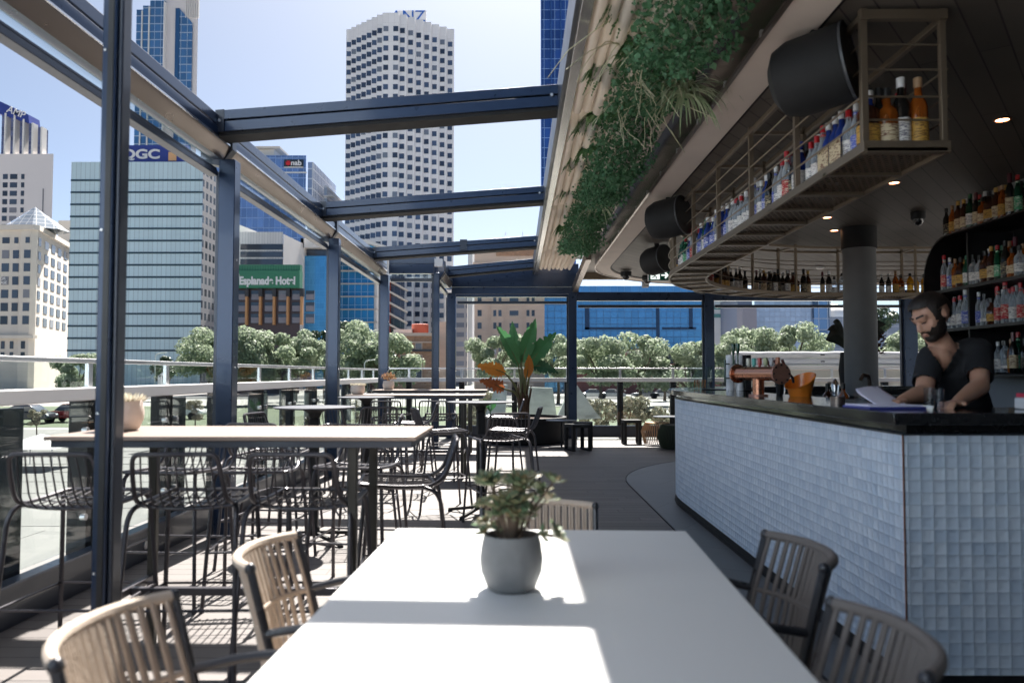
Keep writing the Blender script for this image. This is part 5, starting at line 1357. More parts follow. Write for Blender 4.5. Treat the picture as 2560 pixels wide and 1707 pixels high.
px = lambda n, Y: n * Y / F

# --- white twin-faced office tower (saw-tooth plan)
Y0 = 285.0; TW = M('white_precast', (.66, .63, .61), .7, 0, .10, .5, stretch=(1, 1, .12))
xc, yl = xpx(968, Y0), Y0 + 15
t = thing('office_tower', 'tall white office tower with square windows and stepped faces', 'office tower', (xc, Y0 + 25, GZ))
zt = zpx(58 * .51 + 2, Y0)
cols = []   # (x0,x1,y,side)
xL, xR = xpx(861, Y0 + 15), xpx(1134, Y0 + 15); xa, xb = xpx(951, Y0), xpx(992, Y0)
for i in range(7):
    w = (xa - xL) / 7; cols.append((xa - (i + 1) * w, xa - i * w, Y0 + 1.6 + i * 2.05, -1))
for i in range(7):
    w = (xR - xb) / 7; cols.append((xb + i * w, xb + (i + 1) * w, Y0 + 1.6 + i * 2.05, 1))
plan = [(xL * (Y0 + 60) / (Y0 + 15) * .99, Y0 + 60)]
for x0, x1, y, s in cols[6::-1]: plan += [(x0, y), (x1, y)]
plan += [(xa, Y0), (xb, Y0)]
for x0, x1, y, s in cols[7:]: plan += [(x0, y), (x1, y)]
plan += [(xR * (Y0 + 60) / (Y0 + 15) * 1.02, Y0 + 60)]
MB().prism(plan, GZ, zt).build('wall', TW, t, True)
def pan_mat():
    return GRID('precast_joints', (.80, .79, .80), (.62, .61, .61), 2.2, 3.61, .06, .07, .7, 0, .03)
t.children[0].data.materials[0] = pan_mat()
pv = px(24.72, Y0 + 3); rest = MB(); cnt = 0
wl = [(xa + 1.0, Y0, 1.85), (xb - 1.0, Y0, 1.85)]
cand = []
for k in range(33):
    z = zt - 6.1 - k * pv
    if z < GZ + 6: break
    for cx_, y in ((xpx(960, Y0), Y0), (xpx(985, Y0), Y0)): cand.append((cx_, y, z, 1.8))
    for x0, x1, y, s in cols: cand.append(((x0 + x1) / 2 - (.12 if s < 0 else .2), y, z, min(1.75, (x1 - x0) * .88)))
cand.sort(key=lambda c: abs(c[2] - zpx(450, Y0)) * .3 + c[1])
for c in cand:
    if cnt < 100: window(t, (c[0], c[1], c[2]), round(c[3], 1), 1.95, WGL2); cnt += 1
    else: rest.box(c[0] - c[3] / 2, c[0] + c[3] / 2, c[1] - .12, c[1] + .12, c[2] - .97, c[2] + .97)
o = rest.build('windows', WGL2, t, True); o['kind'] = 'stuff'
facadebox(t, xpx(975, Y0), xpx(1062, Y0 + 12), Y0 + 12, Y0 + 13, zt - .5, zpx(26, Y0 + 12), WHITEP, 'roof_sign_board')
text('roof_sign_lettering', 'ANZ', M('sign_blue', (.02, .12, .45), .5), t, Vector((xpx(1016, Y0 + 12), Y0 + 11.9, zpx(42, Y0 + 12))) - t.location, 6.4, ext=.05)
facadebox(t, xpx(950, Y0), xpx(978, Y0), Y0 + 8, Y0 + 14, zt - .5, zt + 3, TW, 'plant_room')

# --- pale green banded glass office
Y0 = 170.0
t, x0, x1, z1 = bld('office_building', 'wide pale green glass office building with dark floor lines', 'office building', 172, 503, 405, Y0, 18, GRID('pale_green_glass', (.62, .74, .75), (.44, .53, .54), px(11.6, Y0), 400, .12, .01, .3, .25, .04))
t.children[0].data.materials[0] = MATS['pale_green_glass']
DT_ = M('dark_teal_band', (.02, .055, .08), .35, .1, .1, .3)
bandz = [z1 - px(47, Y0) - i * px(30.75, Y0) for i in range(15)]
for z in bandz: facadebox(t, x0 - .05, x1 + .02, Y0 - .1, Y0 + .2, z - px(2.3, Y0), z + px(2.3, Y0), DT_, 'floor_line')
xs = xpx(548, Y0 + 11)
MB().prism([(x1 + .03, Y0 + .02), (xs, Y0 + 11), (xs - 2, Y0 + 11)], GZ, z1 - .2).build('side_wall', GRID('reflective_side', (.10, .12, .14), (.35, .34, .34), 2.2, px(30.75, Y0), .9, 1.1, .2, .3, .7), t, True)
facadebox(t, x0 + 10, x1 - 4.5, Y0 + 2, Y0 + 3, z1 + .1, zpx(355, Y0), M('sign_navy', (.03, .05, .26), .4, 0, .05, .5), 'roof_sign_board')
text('roof_sign_lettering', 'QGC', WHITEP, t, Vector((xpx(333, Y0), Y0 + 1.9, zpx(379, Y0))) - t.location, px(33, Y0), off=.1, ext=.05, width=px(98, Y0))
o = facadebox(t, xpx(404, Y0), xpx(424, Y0), Y0 + 1.8, Y0 + 2, zpx(395, Y0), zpx(373, Y0), M('sign_peach', (.75, .42, .2), .5), 'roof_sign_emblem')
facadebox(t, x0 + 12, x1 - 8, Y0 + 4, Y0 + 12, z1, z1 + 2.2, WGL2, 'plant_room')

# --- cream hotel with glass pyramid
Y0 = 200.0; xk = xpx(86, Y0)
t = thing('corner_building', 'cream stone corner building with square windows and a glass pyramid roof', 'building', (xk - 6, Y0 + 20, GZ)); ztp = zpx(566, Y0)
xl, xr = xpx(-60, Y0), xpx(173, Y0 + 32)
MB().prism([(xl, Y0), (xpx(46, Y0), Y0), (xpx(50, Y0), Y0 - .6), (xk - 1, Y0 - .6), (xk, Y0 + .4), (xr, Y0 + 32), (xl, Y0 + 40)], GZ, ztp).build('wall', CREAM, t, True)
MB().prism([(xl, Y0 - .6), (xpx(50, Y0), Y0 - 1.2), (xk, Y0 - 1.2), (xk + .8, Y0), (xr + 1, Y0 + 32), (xl, Y0 + 40)], ztp - .9, ztp + .4).build('cornice', CREAM, t, True)
zs = [zpx(600, Y0)] + [zpx(v, Y0) for v in (635, 668, 701, 734, 767, 800)]
for k, z in enumerate(zs):
    for u, w in ((10, 18), (36, 15), (68, 16)):
        if k == 0 and u != 10: w *= .65
        window(t, (xpx(u, Y0), Y0 - (.6 if u > 50 else 0), z), px(w, Y0), px(21 if k else 15, Y0))
    for j in range(5):
        s = (.06 + j * .19); p = Vector((xk, Y0 + .4, z - .1 - s * 1.2 * 0)).lerp(Vector((xr, Y0 + 32, z)), s)
        window(t, p, 3.4 if j else 2.2, px(21, Y0), rz=math.atan2(31.6, xr - xk))
for v in (862, 885):
    for u, w in ((9, 9), (31, 9), (63, 10)): window(t, (xpx(u, Y0), Y0 - (.6 if u > 50 else 0), zpx(v, Y0)), px(w, Y0), px(19 if v == 862 else 10, Y0))
facadebox(t, xl, xk + .8, Y0 - 1.6, Y0 + .0, zpx(846, Y0), zpx(838, Y0), CREAM, 'balcony_ledge')
c = Vector((xpx(32, Y0), Y0 + 8, ztp)); r = px(88, Y0)
py = MB(); ap = Vector((c.x, c.y, zpx(512, Y0 + 6)))
q4 = [c + Vector((r * math.cos(rad(a)), r * .7 * math.sin(rad(a)), .4)) for a in range(-160, 200, 45)]
for a, b in zip(q4, q4[1:] + q4[:1]): py.add([a, b, ap], [(0, 1, 2)])
py.build('glass_pyramid', GRID('pyramid_glass', (.45, .50, .55), (.62, .62, .62), 1.4, 1.2, .12, .12, .15, .4, .1), t, True)
facadebox(t, xpx(110, Y0 + 30), xpx(172, Y0 + 30), Y0 + 36, Y0 + 44, ztp - 2, zpx(565, Y0 + 30) + 3, CREAM, 'roof_block')
text('window_sign', 'FOR\nLEASE', WHITEP, t, Vector((xpx(4, Y0), Y0 - .3, zpx(701, Y0))) - t.location, px(10, Y0), ext=.02)

# --- tower with fins far left
Y0 = 330.0
t, x0, x1, z1 = bld('office_tower', 'white office tower with dark glazed crown and white fins at the far left', 'office tower', -30, 126, 385, Y0, 30, M('white_tower_wall', (.68, .64, .63), .8, 0, .05, .1))
for i in range(5):
    ua, ub = -10 + i * 23, 2 + i * 23 - 3; v = 267 + .42 * max(0, ua)
    MB().box(xpx(ua, Y0), xpx(ub, Y0), Y0 + .3, Y0 + 5, zpx(384, Y0), zpx(v + 14, Y0)).build('glazed_bay', GRID('violet_glass', (.16, .17, .26), (.10, .10, .16), 4, px(12, Y0), .2, .5, .15, .5, .3), t, True)
    facadebox(t, xpx(ub, Y0), xpx(ub + 4, Y0), Y0 - .4, Y0 + 3, zpx(384, Y0), zpx(v + 14, Y0), STUCCO, 'fin')
MB().add([(xpx(-30, Y0), Y0 + .1, zpx(278, Y0)), (xpx(60, Y0), Y0 + .1, zpx(306, Y0)), (xpx(57, Y0), Y0 + .1, zpx(284, Y0)), (xpx(-30, Y0), Y0 + .1, zpx(244, Y0)),
          (xpx(-30, Y0), Y0 + 8, zpx(278, Y0)), (xpx(60, Y0), Y0 + 8, zpx(306, Y0)), (xpx(57, Y0), Y0 + 8, zpx(284, Y0)), (xpx(-30, Y0), Y0 + 8, zpx(244, Y0))],
         [(0, 1, 2, 3), (4, 7, 6, 5), (0, 4, 5, 1), (1, 5, 6, 2), (2, 6, 7, 3), (3, 7, 4, 0)]).build('crown_sign_band', MATS['sign_navy'], t, True)
text('crown_lettering', 'AMP', WHITEP, t, Vector((xpx(27, Y0), Y0 - .1, zpx(279, Y0))) - t.location, px(25, Y0), (rad(90), rad(21), 0), .05, off=.05)
for k in range(9):
    for u, w in ((4, 12), (25, 18), (48, 8)): window(t, (xpx(u, Y0), Y0, zpx(440 + k * 21, Y0)), px(w, Y0), px(13, Y0), WGL)
facadebox(t, xpx(99, Y0), xpx(101.5, Y0), Y0 - .2, Y0 + .3, zpx(560, Y0), zpx(470, Y0), WGL, 'slot_window')
# --- blue and white stepped tower behind the near post
Y0 = 360.0; BG = GRID('mid_blue_glass', (.10, .24, .42), (.30, .36, .44), 3, 3.8, .25, .5, .14, .55, .2)
t, x0, x1, z1 = bld('office_tower', 'tall white tower with stepped blue glass bays, cut by the picture top', 'office tower', 398, 484, -30, Y0, 30, M('white_tower_wall', (.68, .64, .63)))
for a, b, v in ((330, 344, 26), (346, 362, 16), (364, 400, 3)): facadebox(t, xpx(a, Y0), xpx(b, Y0), Y0 - 1.5, Y0 + 20, GZ, zpx(v, Y0), BG, 'glass_bay'); facadebox(t, xpx(b, Y0), xpx(b + 2.2, Y0), Y0 - 2.2, Y0 + 20, GZ, zpx(v + 4, Y0), STUCCO, 'edge_pier')
facadebox(t, xpx(426, Y0), xpx(436, Y0), Y0 - .5, Y0 + 3, GZ, zpx(20, Y0), M('deep_blue_pane', (.05, .14, .27), .15, .5), 'narrow_glass_strip')
MB().add([(xpx(437, Y0), Y0 - .5, GZ), (xpx(470, Y0), Y0 - .5, GZ), (xpx(470, Y0), Y0 - .5, zpx(58, Y0)), (xpx(437, Y0), Y0 - .5, zpx(22, Y0))], [(0, 1, 2, 3)]).build('glass_strip', BG, t, True)
for i in range(8): facadebox(t, xpx(451 + i * 4.6, Y0), xpx(452.5 + i * 4.6, Y0), Y0 - .6, Y0 + .3, zpx(44, Y0), zpx(-30, Y0), STUCCO, 'crown_rib')
# --- royal blue office with bank sign
Y0 = 300.0; RB = GRID('royal_blue_glass', (.17, .27, .48), (.24, .34, .54), 2.2, 3.9, .15, .3, .15, .5, .18)
t, x0, x1, z1 = bld('office_building', 'royal blue glass office with a black and red bank sign near its top', 'office building', 500, 762, 389, Y0, 40, RB)
facadebox(t, xpx(763, Y0), xpx(786, Y0 + 6), Y0 + 1.5, Y0 + 40, GZ, z1 - 2.2, GRID('pale_blue_side', (.33, .40, .55), (.6, .62, .66), 2.4, 3.9, .5, .5, .2, .3, .15), 'side_wing')
facadebox(t, xpx(787, Y0), xpx(808, Y0 + 8), Y0 + 12, Y0 + 40, GZ, zpx(445, Y0), GRID('banded_side', (.40, .45, .52), (.66, .66, .68), 30, 4.4, .2, 1.2, .2, .2, .1), 'lower_wing')
for i in range(4): facadebox(t, xpx(786.5, Y0), xpx(811, Y0), Y0 + 11, Y0 + 14, zpx(474 + i * 20, Y0), zpx(471.5 + i * 20, Y0), STUCCO, 'sunshade')
facadebox(t, xpx(500, Y0), xpx(672, Y0), Y0 + 4, Y0 + 26, z1 - .5, zpx(366, Y0), STUCCO, 'plant_room'); facadebox(t, xpx(500, Y0), xpx(690, Y0), Y0 + 2, Y0 + 28, zpx(366, Y0), zpx(361, Y0), CREAM, 'roof_slab')
facadebox(t, xpx(500, Y0), xpx(762, Y0) + .1, Y0 - .3, Y0 + .3, zpx(432.5, Y0), zpx(429.5, Y0), STUCCO, 'white_line')
facadebox(t, xpx(706, Y0), xpx(754.5, Y0), Y0 - .5, Y0 + .1, zpx(417, Y0), zpx(399, Y0), M('sign_black', (.01, .02, .025), .4), 'sign_board')
facadebox(t, xpx(706, Y0), xpx(754.5, Y0), Y0 - .6, Y0 - .1, zpx(419, Y0), zpx(417.2, Y0), STUCCO, 'sign_ledge')
text('sign_lettering', 'nab', WHITEP, t, Vector((xpx(737, Y0), Y0 - .6, zpx(408, Y0))) - t.location, px(19, Y0), off=.08, ext=.05)
m = MB(); cs = Vector((xpx(717, Y0), Y0 - .65, zpx(408, Y0)))
for i in range(7): a = i * math.pi * 2 / 7 + .2; m.leaf(cs, (math.cos(a), 0, math.sin(a)), (0, 1, 0), px(8, Y0), px(4.4, Y0)); m.leaf(cs - Vector((0, .02, 0)), (math.cos(a), 0, math.sin(a)), (0, 1, 0), px(8, Y0), px(4.4, Y0))
m.build('sign_star', M('sign_red', (.65, .02, .03), .5), t, True, flat=True)
facadebox(t, xpx(764, Y0) , xpx(764, Y0) + .3, Y0 + 2, Y0 + 12, zpx(420, Y0), zpx(402, Y0), MATS['sign_red'], 'side_sign')
# --- white block with dark bands
Y0 = 190.0
t, x0, x1, z1 = bld('office_building', 'white clad block with dark ribbon windows above the green sign', 'office building', 585, 706, 580, Y0, 20, GRID('white_cladding', (.62, .62, .64), (.46, .47, .5), px(7, Y0), 300, .12, .1, .6, 0, .04))
for i in range(3): facadebox(t, xpx(599, Y0), xpx(705, Y0), Y0 - .15, Y0 + .5, zpx(624 + i * 18.5, Y0), zpx(610 + i * 18.5, Y0), WGL, 'ribbon_window')
m = MB(); m.prism([(xpx(706, Y0), Y0), (xpx(750, Y0 + 12), Y0 + 14), (xpx(750, Y0 + 12), Y0 + 24), (xpx(706, Y0), Y0 + 20)], GZ, z1 - .5); m.build('angled_wing', STUCCO, t, True)
MB().add([(xpx(560, Y0), Y0 + 4, z1), (xpx(645, Y0), Y0 + 4, z1), (xpx(560, Y0), Y0 + 4, zpx(545, Y0)), (xpx(560, Y0), Y0 + 12, z1), (xpx(645, Y0), Y0 + 12, z1), (xpx(560, Y0), Y0 + 12, zpx(545, Y0))], [(0, 1, 2), (3, 5, 4), (0, 3, 4, 1), (1, 4, 5, 2)]).build('sloping_roof_wall', STUCCO, t, True)
# --- hotel with green sign
Y0 = 150.0
t, x0, x1, z1 = bld('hotel', 'dark brown hotel with orange fins under a wide green sign fascia', 'hotel', 540, 751, 721, Y0, 22, M('dark_brown_cladding', (.07, .045, .05), .5, 0, .2, .3))
facadebox(t, xpx(549, Y0), xpx(752, Y0), Y0 - 1.2, Y0 + 1, zpx(721, Y0), zpx(678, Y0), M('sign_green', (.035, .20, .11), .5, 0, .06, .5), 'sign_fascia'); facadebox(t, xpx(549, Y0), xpx(751, Y0), Y0 - .5, Y0 + 1, zpx(677.6, Y0), zpx(662, Y0), GRID('green_roof_ribs', (.05, .22, .13), (.03, .14, .08), .5, 300, .08, .1, .6, 0, .05), 'green_roof_edge')
text('sign_lettering', 'New Esplanade Hotel', WHITEP, t, Vector((xpx(742, Y0), Y0 - 1.25, zpx(704, Y0))) - t.location, px(27, Y0), off=.09, ext=.04, align='RIGHT', width=px(188, Y0))
text('sign_lettering', 'The', WHITEP, t, Vector((xpx(603, Y0), Y0 - 1.25, zpx(689, Y0))) - t.location, px(19, Y0), sx=.8, off=.06, ext=.04, align='RIGHT')
OF = M('orange_fin', (.55, .28, .12), .6)
for i in range(6):
    u = 582 + i * 34.2
    facadebox(t, xpx(u, Y0), xpx(u + 5, Y0), Y0 - .9, Y0 + .1, zpx(812, Y0), zpx(742, Y0), OF, 'orange_fin'); facadebox(t, xpx(u - 1, Y0), xpx(u + 8, Y0), Y0 - 1, Y0 + .1, zpx(742, Y0), zpx(722, Y0), M('fin_head', (.03, .03, .035), .5), 'fin_head')
    for k in range(3):
        c = (xpx(u + 22, Y0), Y0, zpx(738 + k * 29, Y0)); window(t, c, px(22, Y0), px(24, Y0), WGL)
        facadebox(t, xpx(u + 12, Y0), xpx(u + 32, Y0), Y0 - .16, Y0 + .1, c[2] - px(11, Y0), c[2] + px(3, Y0), M('window_blind', (.27, .26, .30), .7), 'window_blind')
# --- bright blue glass slab
Y0 = 205.0; BB = GRID('bright_blue_glass', (.07, .30, .55), (.07, .25, .46), 1.3, 1.6, .05, .06, .14, .45, .08)
t, x0, x1, z1 = bld('office_building', 'bright blue glass office slab with white frame right of the green sign', 'office building', 760, 850, 640, Y0, 20, BB)
facadebox(t, xpx(752, Y0), xpx(760, Y0), Y0 - 1, Y0 + 20, GZ, zpx(597, Y0), STUCCO, 'white_edge_wall'); facadebox(t, xpx(752, Y0), xpx(850, Y0), Y0 - 1, Y0 + 20, zpx(620, Y0), zpx(597, Y0), STUCCO, 'white_top_frame'); facadebox(t, xpx(761, Y0), xpx(850, Y0), Y0 + 1.5, Y0 + 18, zpx(640, Y0), zpx(620.5, Y0), WGL, 'top_recess')
# --- blue office with horizontal shades and winged roof
Y0 = 230.0
t, x0, x1, z1 = bld('office_building', 'blue glass office with horizontal sunshades and a white winged roof', 'office building', 842, 938, 612, Y0, 22, GRID('sky_blue_glass', (.06, .34, .62), (.30, .46, .62), px(16, Y0), px(33, Y0), .2, .15, .14, .45, .1))
for i in range(8): facadebox(t, xpx(842, Y0), xpx(944, Y0), Y0 - 1, Y0 + 1, zpx(647 + i * 32, Y0), zpx(644 + i * 32, Y0), CREAM, 'sunshade')
MB().add([(xpx(830, Y0), Y0 - 3, zpx(590, Y0)), (xpx(978, Y0), Y0 - 3, zpx(626, Y0)), (xpx(968, Y0), Y0 - 3, zpx(618, Y0)), (xpx(905, Y0), Y0 - 3, zpx(600, Y0)), (xpx(830, Y0), Y0 - 3, zpx(582, Y0))] + [(xpx(830, Y0), Y0 + 20, zpx(590, Y0)), (xpx(978, Y0), Y0 + 20, zpx(626, Y0)), (xpx(968, Y0), Y0 + 20, zpx(618, Y0)), (xpx(905, Y0), Y0 + 20, zpx(600, Y0)), (xpx(830, Y0), Y0 + 20, zpx(582, Y0))],
         [(0, 1, 2, 3, 4), (9, 8, 7, 6, 5), (0, 5, 6, 1), (1, 6, 7, 2), (2, 7, 8, 3), (3, 8, 9, 4)]).build('winged_roof', STUCCO, t, True)
facadebox(t, xpx(936, Y0), xpx(942, Y0), Y0 - .4, Y0 + 20, GZ, zpx(626, Y0), STUCCO, 'corner_pier')
# --- dark building with angled pale sunshades
Y0 = 240.0
t, x0, x1, z1 = bld('office_building', 'dark glazed building with pale angled sunshades beside the white tower', 'office building', 974, 1012, 690, Y0, 20, GRID('dark_violet_glass', (.07, .075, .11), (.12, .12, .15), 2, px(27, Y0), .15, .4, .15, .3, .4))
for i in range(7): MB().bar((xpx(974, Y0), Y0 - 2, zpx(703 + i * 27, Y0)), (xpx(1020, Y0), Y0 - 1, zpx(728 + i * 27, Y0)), 2, px(4.5, Y0)).build('angled_sunshade', CREAM, t, True)
facadebox(t, xpx(973, Y0), xpx(976, Y0), Y0 - 2.2, Y0 + 1, GZ, zpx(700, Y0), M('red_pier', (.5, .10, .04), .6), 'red_pier')
# --- old brick building with a red water tank
Y0 = 140.0
t, x0, x1, z1 = bld('brick_building', 'old orange brick building with stone bands and a red roof tank', 'building', 985, 1083, 838, Y0, 16, BRICKT)
for (ua, ub, va, vb, nm) in ((983, 1086, 840, 832, 'parapet'), (985, 1084, 878, 874, 'dark_cornice'), (985, 1083, 857, 854, 'string_course')): facadebox(t, xpx(ua, Y0), xpx(ub, Y0), Y0 - .5, Y0 + .3, zpx(va, Y0), zpx(vb, Y0), WGL if nm == 'dark_cornice' else PINKST, nm)
for k, v in enumerate((865, 902, 935)):
    for u in (1010, 1047):
        f = facadebox(t, xpx(u - 9.5, Y0), xpx(u + 9.5, Y0), Y0 - .12, Y0 + .2, zpx(v + (8 if k == 0 else 15), Y0), zpx(v - (8 if k == 0 else 15), Y0), PINKST, 'window_surround'); window(t, (xpx(u, Y0), Y0, zpx(v, Y0)), px(15, Y0), px(14 if k == 0 else 26, Y0), WGL, dep=.2)
facadebox(t, xpx(975, Y0), xpx(1022, Y0), Y0 + 4, Y0 + 12, z1, zpx(820, Y0), STUCCO, 'roof_room')
o = MB().lathe([(px(22, Y0), 0), (px(22, Y0), px(23, Y0)), (px(20, Y0), px(24, Y0)), (.01, px(24.5, Y0))], 28).build('roof_water_tank', M('rusty_red_tank', (.5, .13, .08), .7, 0, .15, .5), t); o.location = Vector((xpx(1040, Y0), Y0 + 6, zpx(829, Y0))) - t.location
facadebox(t, xpx(1086, Y0), xpx(1120, Y0 + 6), Y0 + 5, Y0 + 20, GZ, zpx(800, Y0), PINKST, 'plain_side_block')
# --- grey apartment tower and white slab
Y0 = 260.0
t, x0, x1, z1 = bld('apartment_tower', 'narrow grey apartment tower with stacked balconies right of the white tower', 'apartment tower', 1137, 1168, 730, Y0, 16, GRID('apartment_bands', (.20, .22, .27), (.42, .39, .38), 3.2, px(24, Y0), .6, 1.6, .4, .2, .5))
facadebox(t, xpx(1168.5, Y0), xpx(1180, Y0), Y0 + 2, Y0 + 16, GZ, zpx(600, Y0), STUCCO, 'white_stair_slab'); facadebox(t, xpx(1120, Y0), xpx(1158, Y0), Y0 + 20, Y0 + 34, GZ, zpx(655, Y0), CREAM, 'rear_block')
# --- pink sandstone building
Y0 = 160.0
t, x0, x1, z1 = bld('stone_building', 'pinkish sandstone mid-rise with paired windows and brick top band', 'building', 1186, 1361, 606, Y0, 22, PINKST)
facadebox(t, x0 - .3, x1 + .3, Y0 - .4, Y0 + .4, zpx(662, Y0), zpx(656, Y0), PINKST, 'ledge'); facadebox(t, xpx(1240, Y0), x1, Y0 - .15, Y0 + .2, zpx(640, Y0), zpx(604, Y0), BRICKT, 'brick_band')
for k in range(7):
    v = 660 + k * 31.5 + 28
    for u, w in ((1199, 10), (1237, 7.5), (1250, 7.5), (1285, 22), (1320, 7.5), (1333, 7.5)):
        window(t, (xpx(u, Y0), Y0, zpx(v, Y0)), px(w, Y0), px(15 if w < 20 else 12, Y0), WGL, dep=.06)
        facadebox(t, xpx(u - w / 2 - 1, Y0), xpx(u + w / 2 + 1, Y0), Y0 - .2, Y0 + .1, zpx(v + 9.5, Y0), zpx(v + 8, Y0), CREAM, 'sill')
for u in (1222, 1262, 1308): facadebox(t, xpx(u, Y0), xpx(u + 3, Y0), Y0 - .25, Y0 + .1, GZ, zpx(662, Y0), PINKST, 'pilaster')
for u in (1263, 1307): MB().tube([(xpx(u, Y0), Y0 + 4, z1), (xpx(u, Y0), Y0 + 4, zpx(572, Y0))], .06, 5).build('flagpole', ALU, t, True)
facadebox(t, xpx(1332, Y0), xpx(1341, Y0), Y0 + 4, Y0 + 6, z1 - 1, zpx(584, Y0), BRICKT, 'chimney')
# --- blue reflective low office
Y0 = 165.0
t, x0, x1, z1 = bld('office_building', 'long low reflective blue glass office behind the far trees', 'office building', 1361, 1772, 715, Y0 , 24, GRID('reflective_blue', (.09, .29, .55), (.06, .17, .34), px(17.5, Y0), px(16, Y0), .1, .12, .12, .45, .1))
DB = M('dark_blue_panel', (.02, .05, .11), .2, .4, .3, .2)  # for flat dark strips laid across the blue glass
for ua, ub, va, vb in ((1462, 1473, 768, 824), (1462, 1640, 818, 824), (1655, 1740, 818, 824), (1640, 1648, 768, 850), (1722, 1732, 768, 822)): facadebox(t, xpx(ua, Y0), xpx(ub, Y0), Y0 - .1, Y0 + .2, zpx(vb, Y0), zpx(va, Y0), DB, 'dark_strip')
Y1 = 150.0
t, x0, x1, z1 = bld('brick_building', 'long low dark red brick building at the foot of the blue office', 'building', 1430, 1800, 872, Y1, 10, M('dark_red_brick', (.20, .075, .065), .85, 0, .25, .4))
for i in range(8): window(t, (xpx(1455 + i * 44, Y1), Y1, zpx(898, Y1)), px(14, Y1), px(22, Y1), WGL)
facadebox(t, x0, x1, Y1 - .3, Y1 + .3, zpx(882, Y1), zpx(878, Y1), CREAM, 'stone_course')
# --- right-hand distant buildings
Y0 = 230.0
t, x0, x1, z1 = bld('office_building', 'white office with pale green window bands behind the bar', 'office building', 1775, 1862, 735, Y0, 20, STUCCO)
for v in (744, 765, 785): facadebox(t, x0 + .5, xpx(1840, Y0), Y0 - .15, Y0 + .2, zpx(v + 9, Y0), zpx(v, Y0), M('pale_green_ribbon', (.18, .38, .34), .2, .3), 'ribbon_window')
Y0 = 210.0
t, x0, x1, z1 = bld('office_building', 'pale blue gridded glass office above the right-hand trees', 'office building', 1885, 2030, 735, Y0, 20, GRID('pale_grid_glass', (.38, .46, .60), (.22, .26, .34), px(13, Y0), px(13, Y0), .12, .12, .2, .35, .1))
facadebox(t, xpx(1850, Y0), x0, Y0 + 2, Y0 + 20, GZ, zpx(740, Y0), M('slate_blue_cladding', (.16, .19, .27), .5), 'slate_wing'); facadebox(t, x1, xpx(2070, Y0), Y0 - 1, Y0 + 20, GZ, zpx(735, Y0), GRID('mirror_wing', (.12, .20, .34), (.3, .34, .42), 2.4, 3, .2, .2, .12, .5, .6), 'mirror_wing')
facadebox(t, xpx(1840, Y0), xpx(1875, Y0), Y0 - 6, Y0 - 1, GZ, zpx(773, Y0), M('grey_plant_block', (.25, .24, .28), .7), 'low_block')
Y0 = 215.0
t = thing('concert_shell', 'big white dome roof behind the round column', 'dome building', (xpx(2125, Y0), Y0 + 12, GZ)); c = Vector((xpx(2125, Y0), Y0 + 14, zpx(790, Y0)))
MB().ell(c, (px(44, Y0), 8, px(42, Y0)), 28, 18).build('dome', STUCCO, t, True); facadebox(t, xpx(2020, Y0), xpx(2290, Y0), Y0 - 4, Y0 + 4, GZ, zpx(795, Y0), GRID('low_blue_roof', (.22, .27, .36), (.34, .37, .44), 6, 2, .2, .2, .5, .1, .15), 'base_building'); facadebox(t, xpx(2070, Y0), xpx(2085, Y0), Y0 + 2, Y0 + 9, GZ, zpx(735, Y0), STUCCO, 'white_pylon')
Y0 = 300.0
t, x0, x1, z1 = bld('office_tower', 'dark blue glass tower cut by the picture top beside the canopy', 'office tower', 1353, 1440, -60, Y0, 30, GRID('deep_blue_tower', (.045, .12, .36), (.28, .42, .62), 4.2, 3.9, .18, .22, .12, .5, .25))
for u in (1353, 1378, 1403): facadebox(t, xpx(u, Y0), xpx(u + 2, Y0), Y0 - 1.2, Y0 + 2, GZ, zpx(-60, Y0), M('tower_rib', (.06, .15, .36), .3, .4), 'rib')

# --- trees
rt = random.Random(5)
GUM = LEAF('gum_leaf', (.16, .22, .135), (.42, .48, .345), .6, .45, .25); DARKL = LEAF('dark_tree_leaf', (.025, .055, .03), (.06, .10, .05), .4, .2, .3); REDL = LEAF('rusty_tree_leaf', (.17, .21, .14), (.36, .29, .21), .5, .25, .4)
def crown_mesh(name, rx, rz, n, size, lobes, mat):
    m = MB(); Ls = []
    for i in range(lobes):
        a = rt.uniform(0, 6.28); q = rt.random() ** .5; h = rt.uniform(-.65, .8)
        Ls.append((Vector((math.cos(a) * q * rx * .8 * (1 - .3 * abs(h)), math.sin(a) * q * rx * .8 * (1 - .3 * abs(h)), h * rz * .75)), rt.uniform(.19, .34) * rx))
    for i in range(n):
        c, r = rt.choice(Ls); d = Vector((rt.gauss(0, 1), rt.gauss(0, 1), rt.gauss(.15, 1))).normalized()
        p = c + Vector((d.x, d.y, d.z * .8)) * r * (rt.random() ** .28)
        nn = (d * .7 + Vector((rt.gauss(0, .6), rt.gauss(0, .6), rt.gauss(.5, .5))))
        tv = d.cross(Vector((rt.gauss(0, 1), rt.gauss(0, 1), rt.gauss(0, 1)))) + Vector((0, 0, -.35)); s = size * rt.uniform(.55, 1.3); m.leaf(p, tv, nn, s, s * .55)
    ob = m.build(name, mat, flat=True); me = ob.data; bpy.data.objects.remove(ob); return me, Ls
VAR = {}
for i in range(4): VAR['gum', i] = crown_mesh('crown', 4.6, 4.2, 9500, .40, 19, GUM)
for i in range(2): VAR['dark', i] = crown_mesh('crown', 4.2, 4.4, 6000, .42, 20, DARKL)
for i in range(2): VAR['small', i] = crown_mesh('crown', 1.5, 2.2, 2600, .22, 14, REDL)
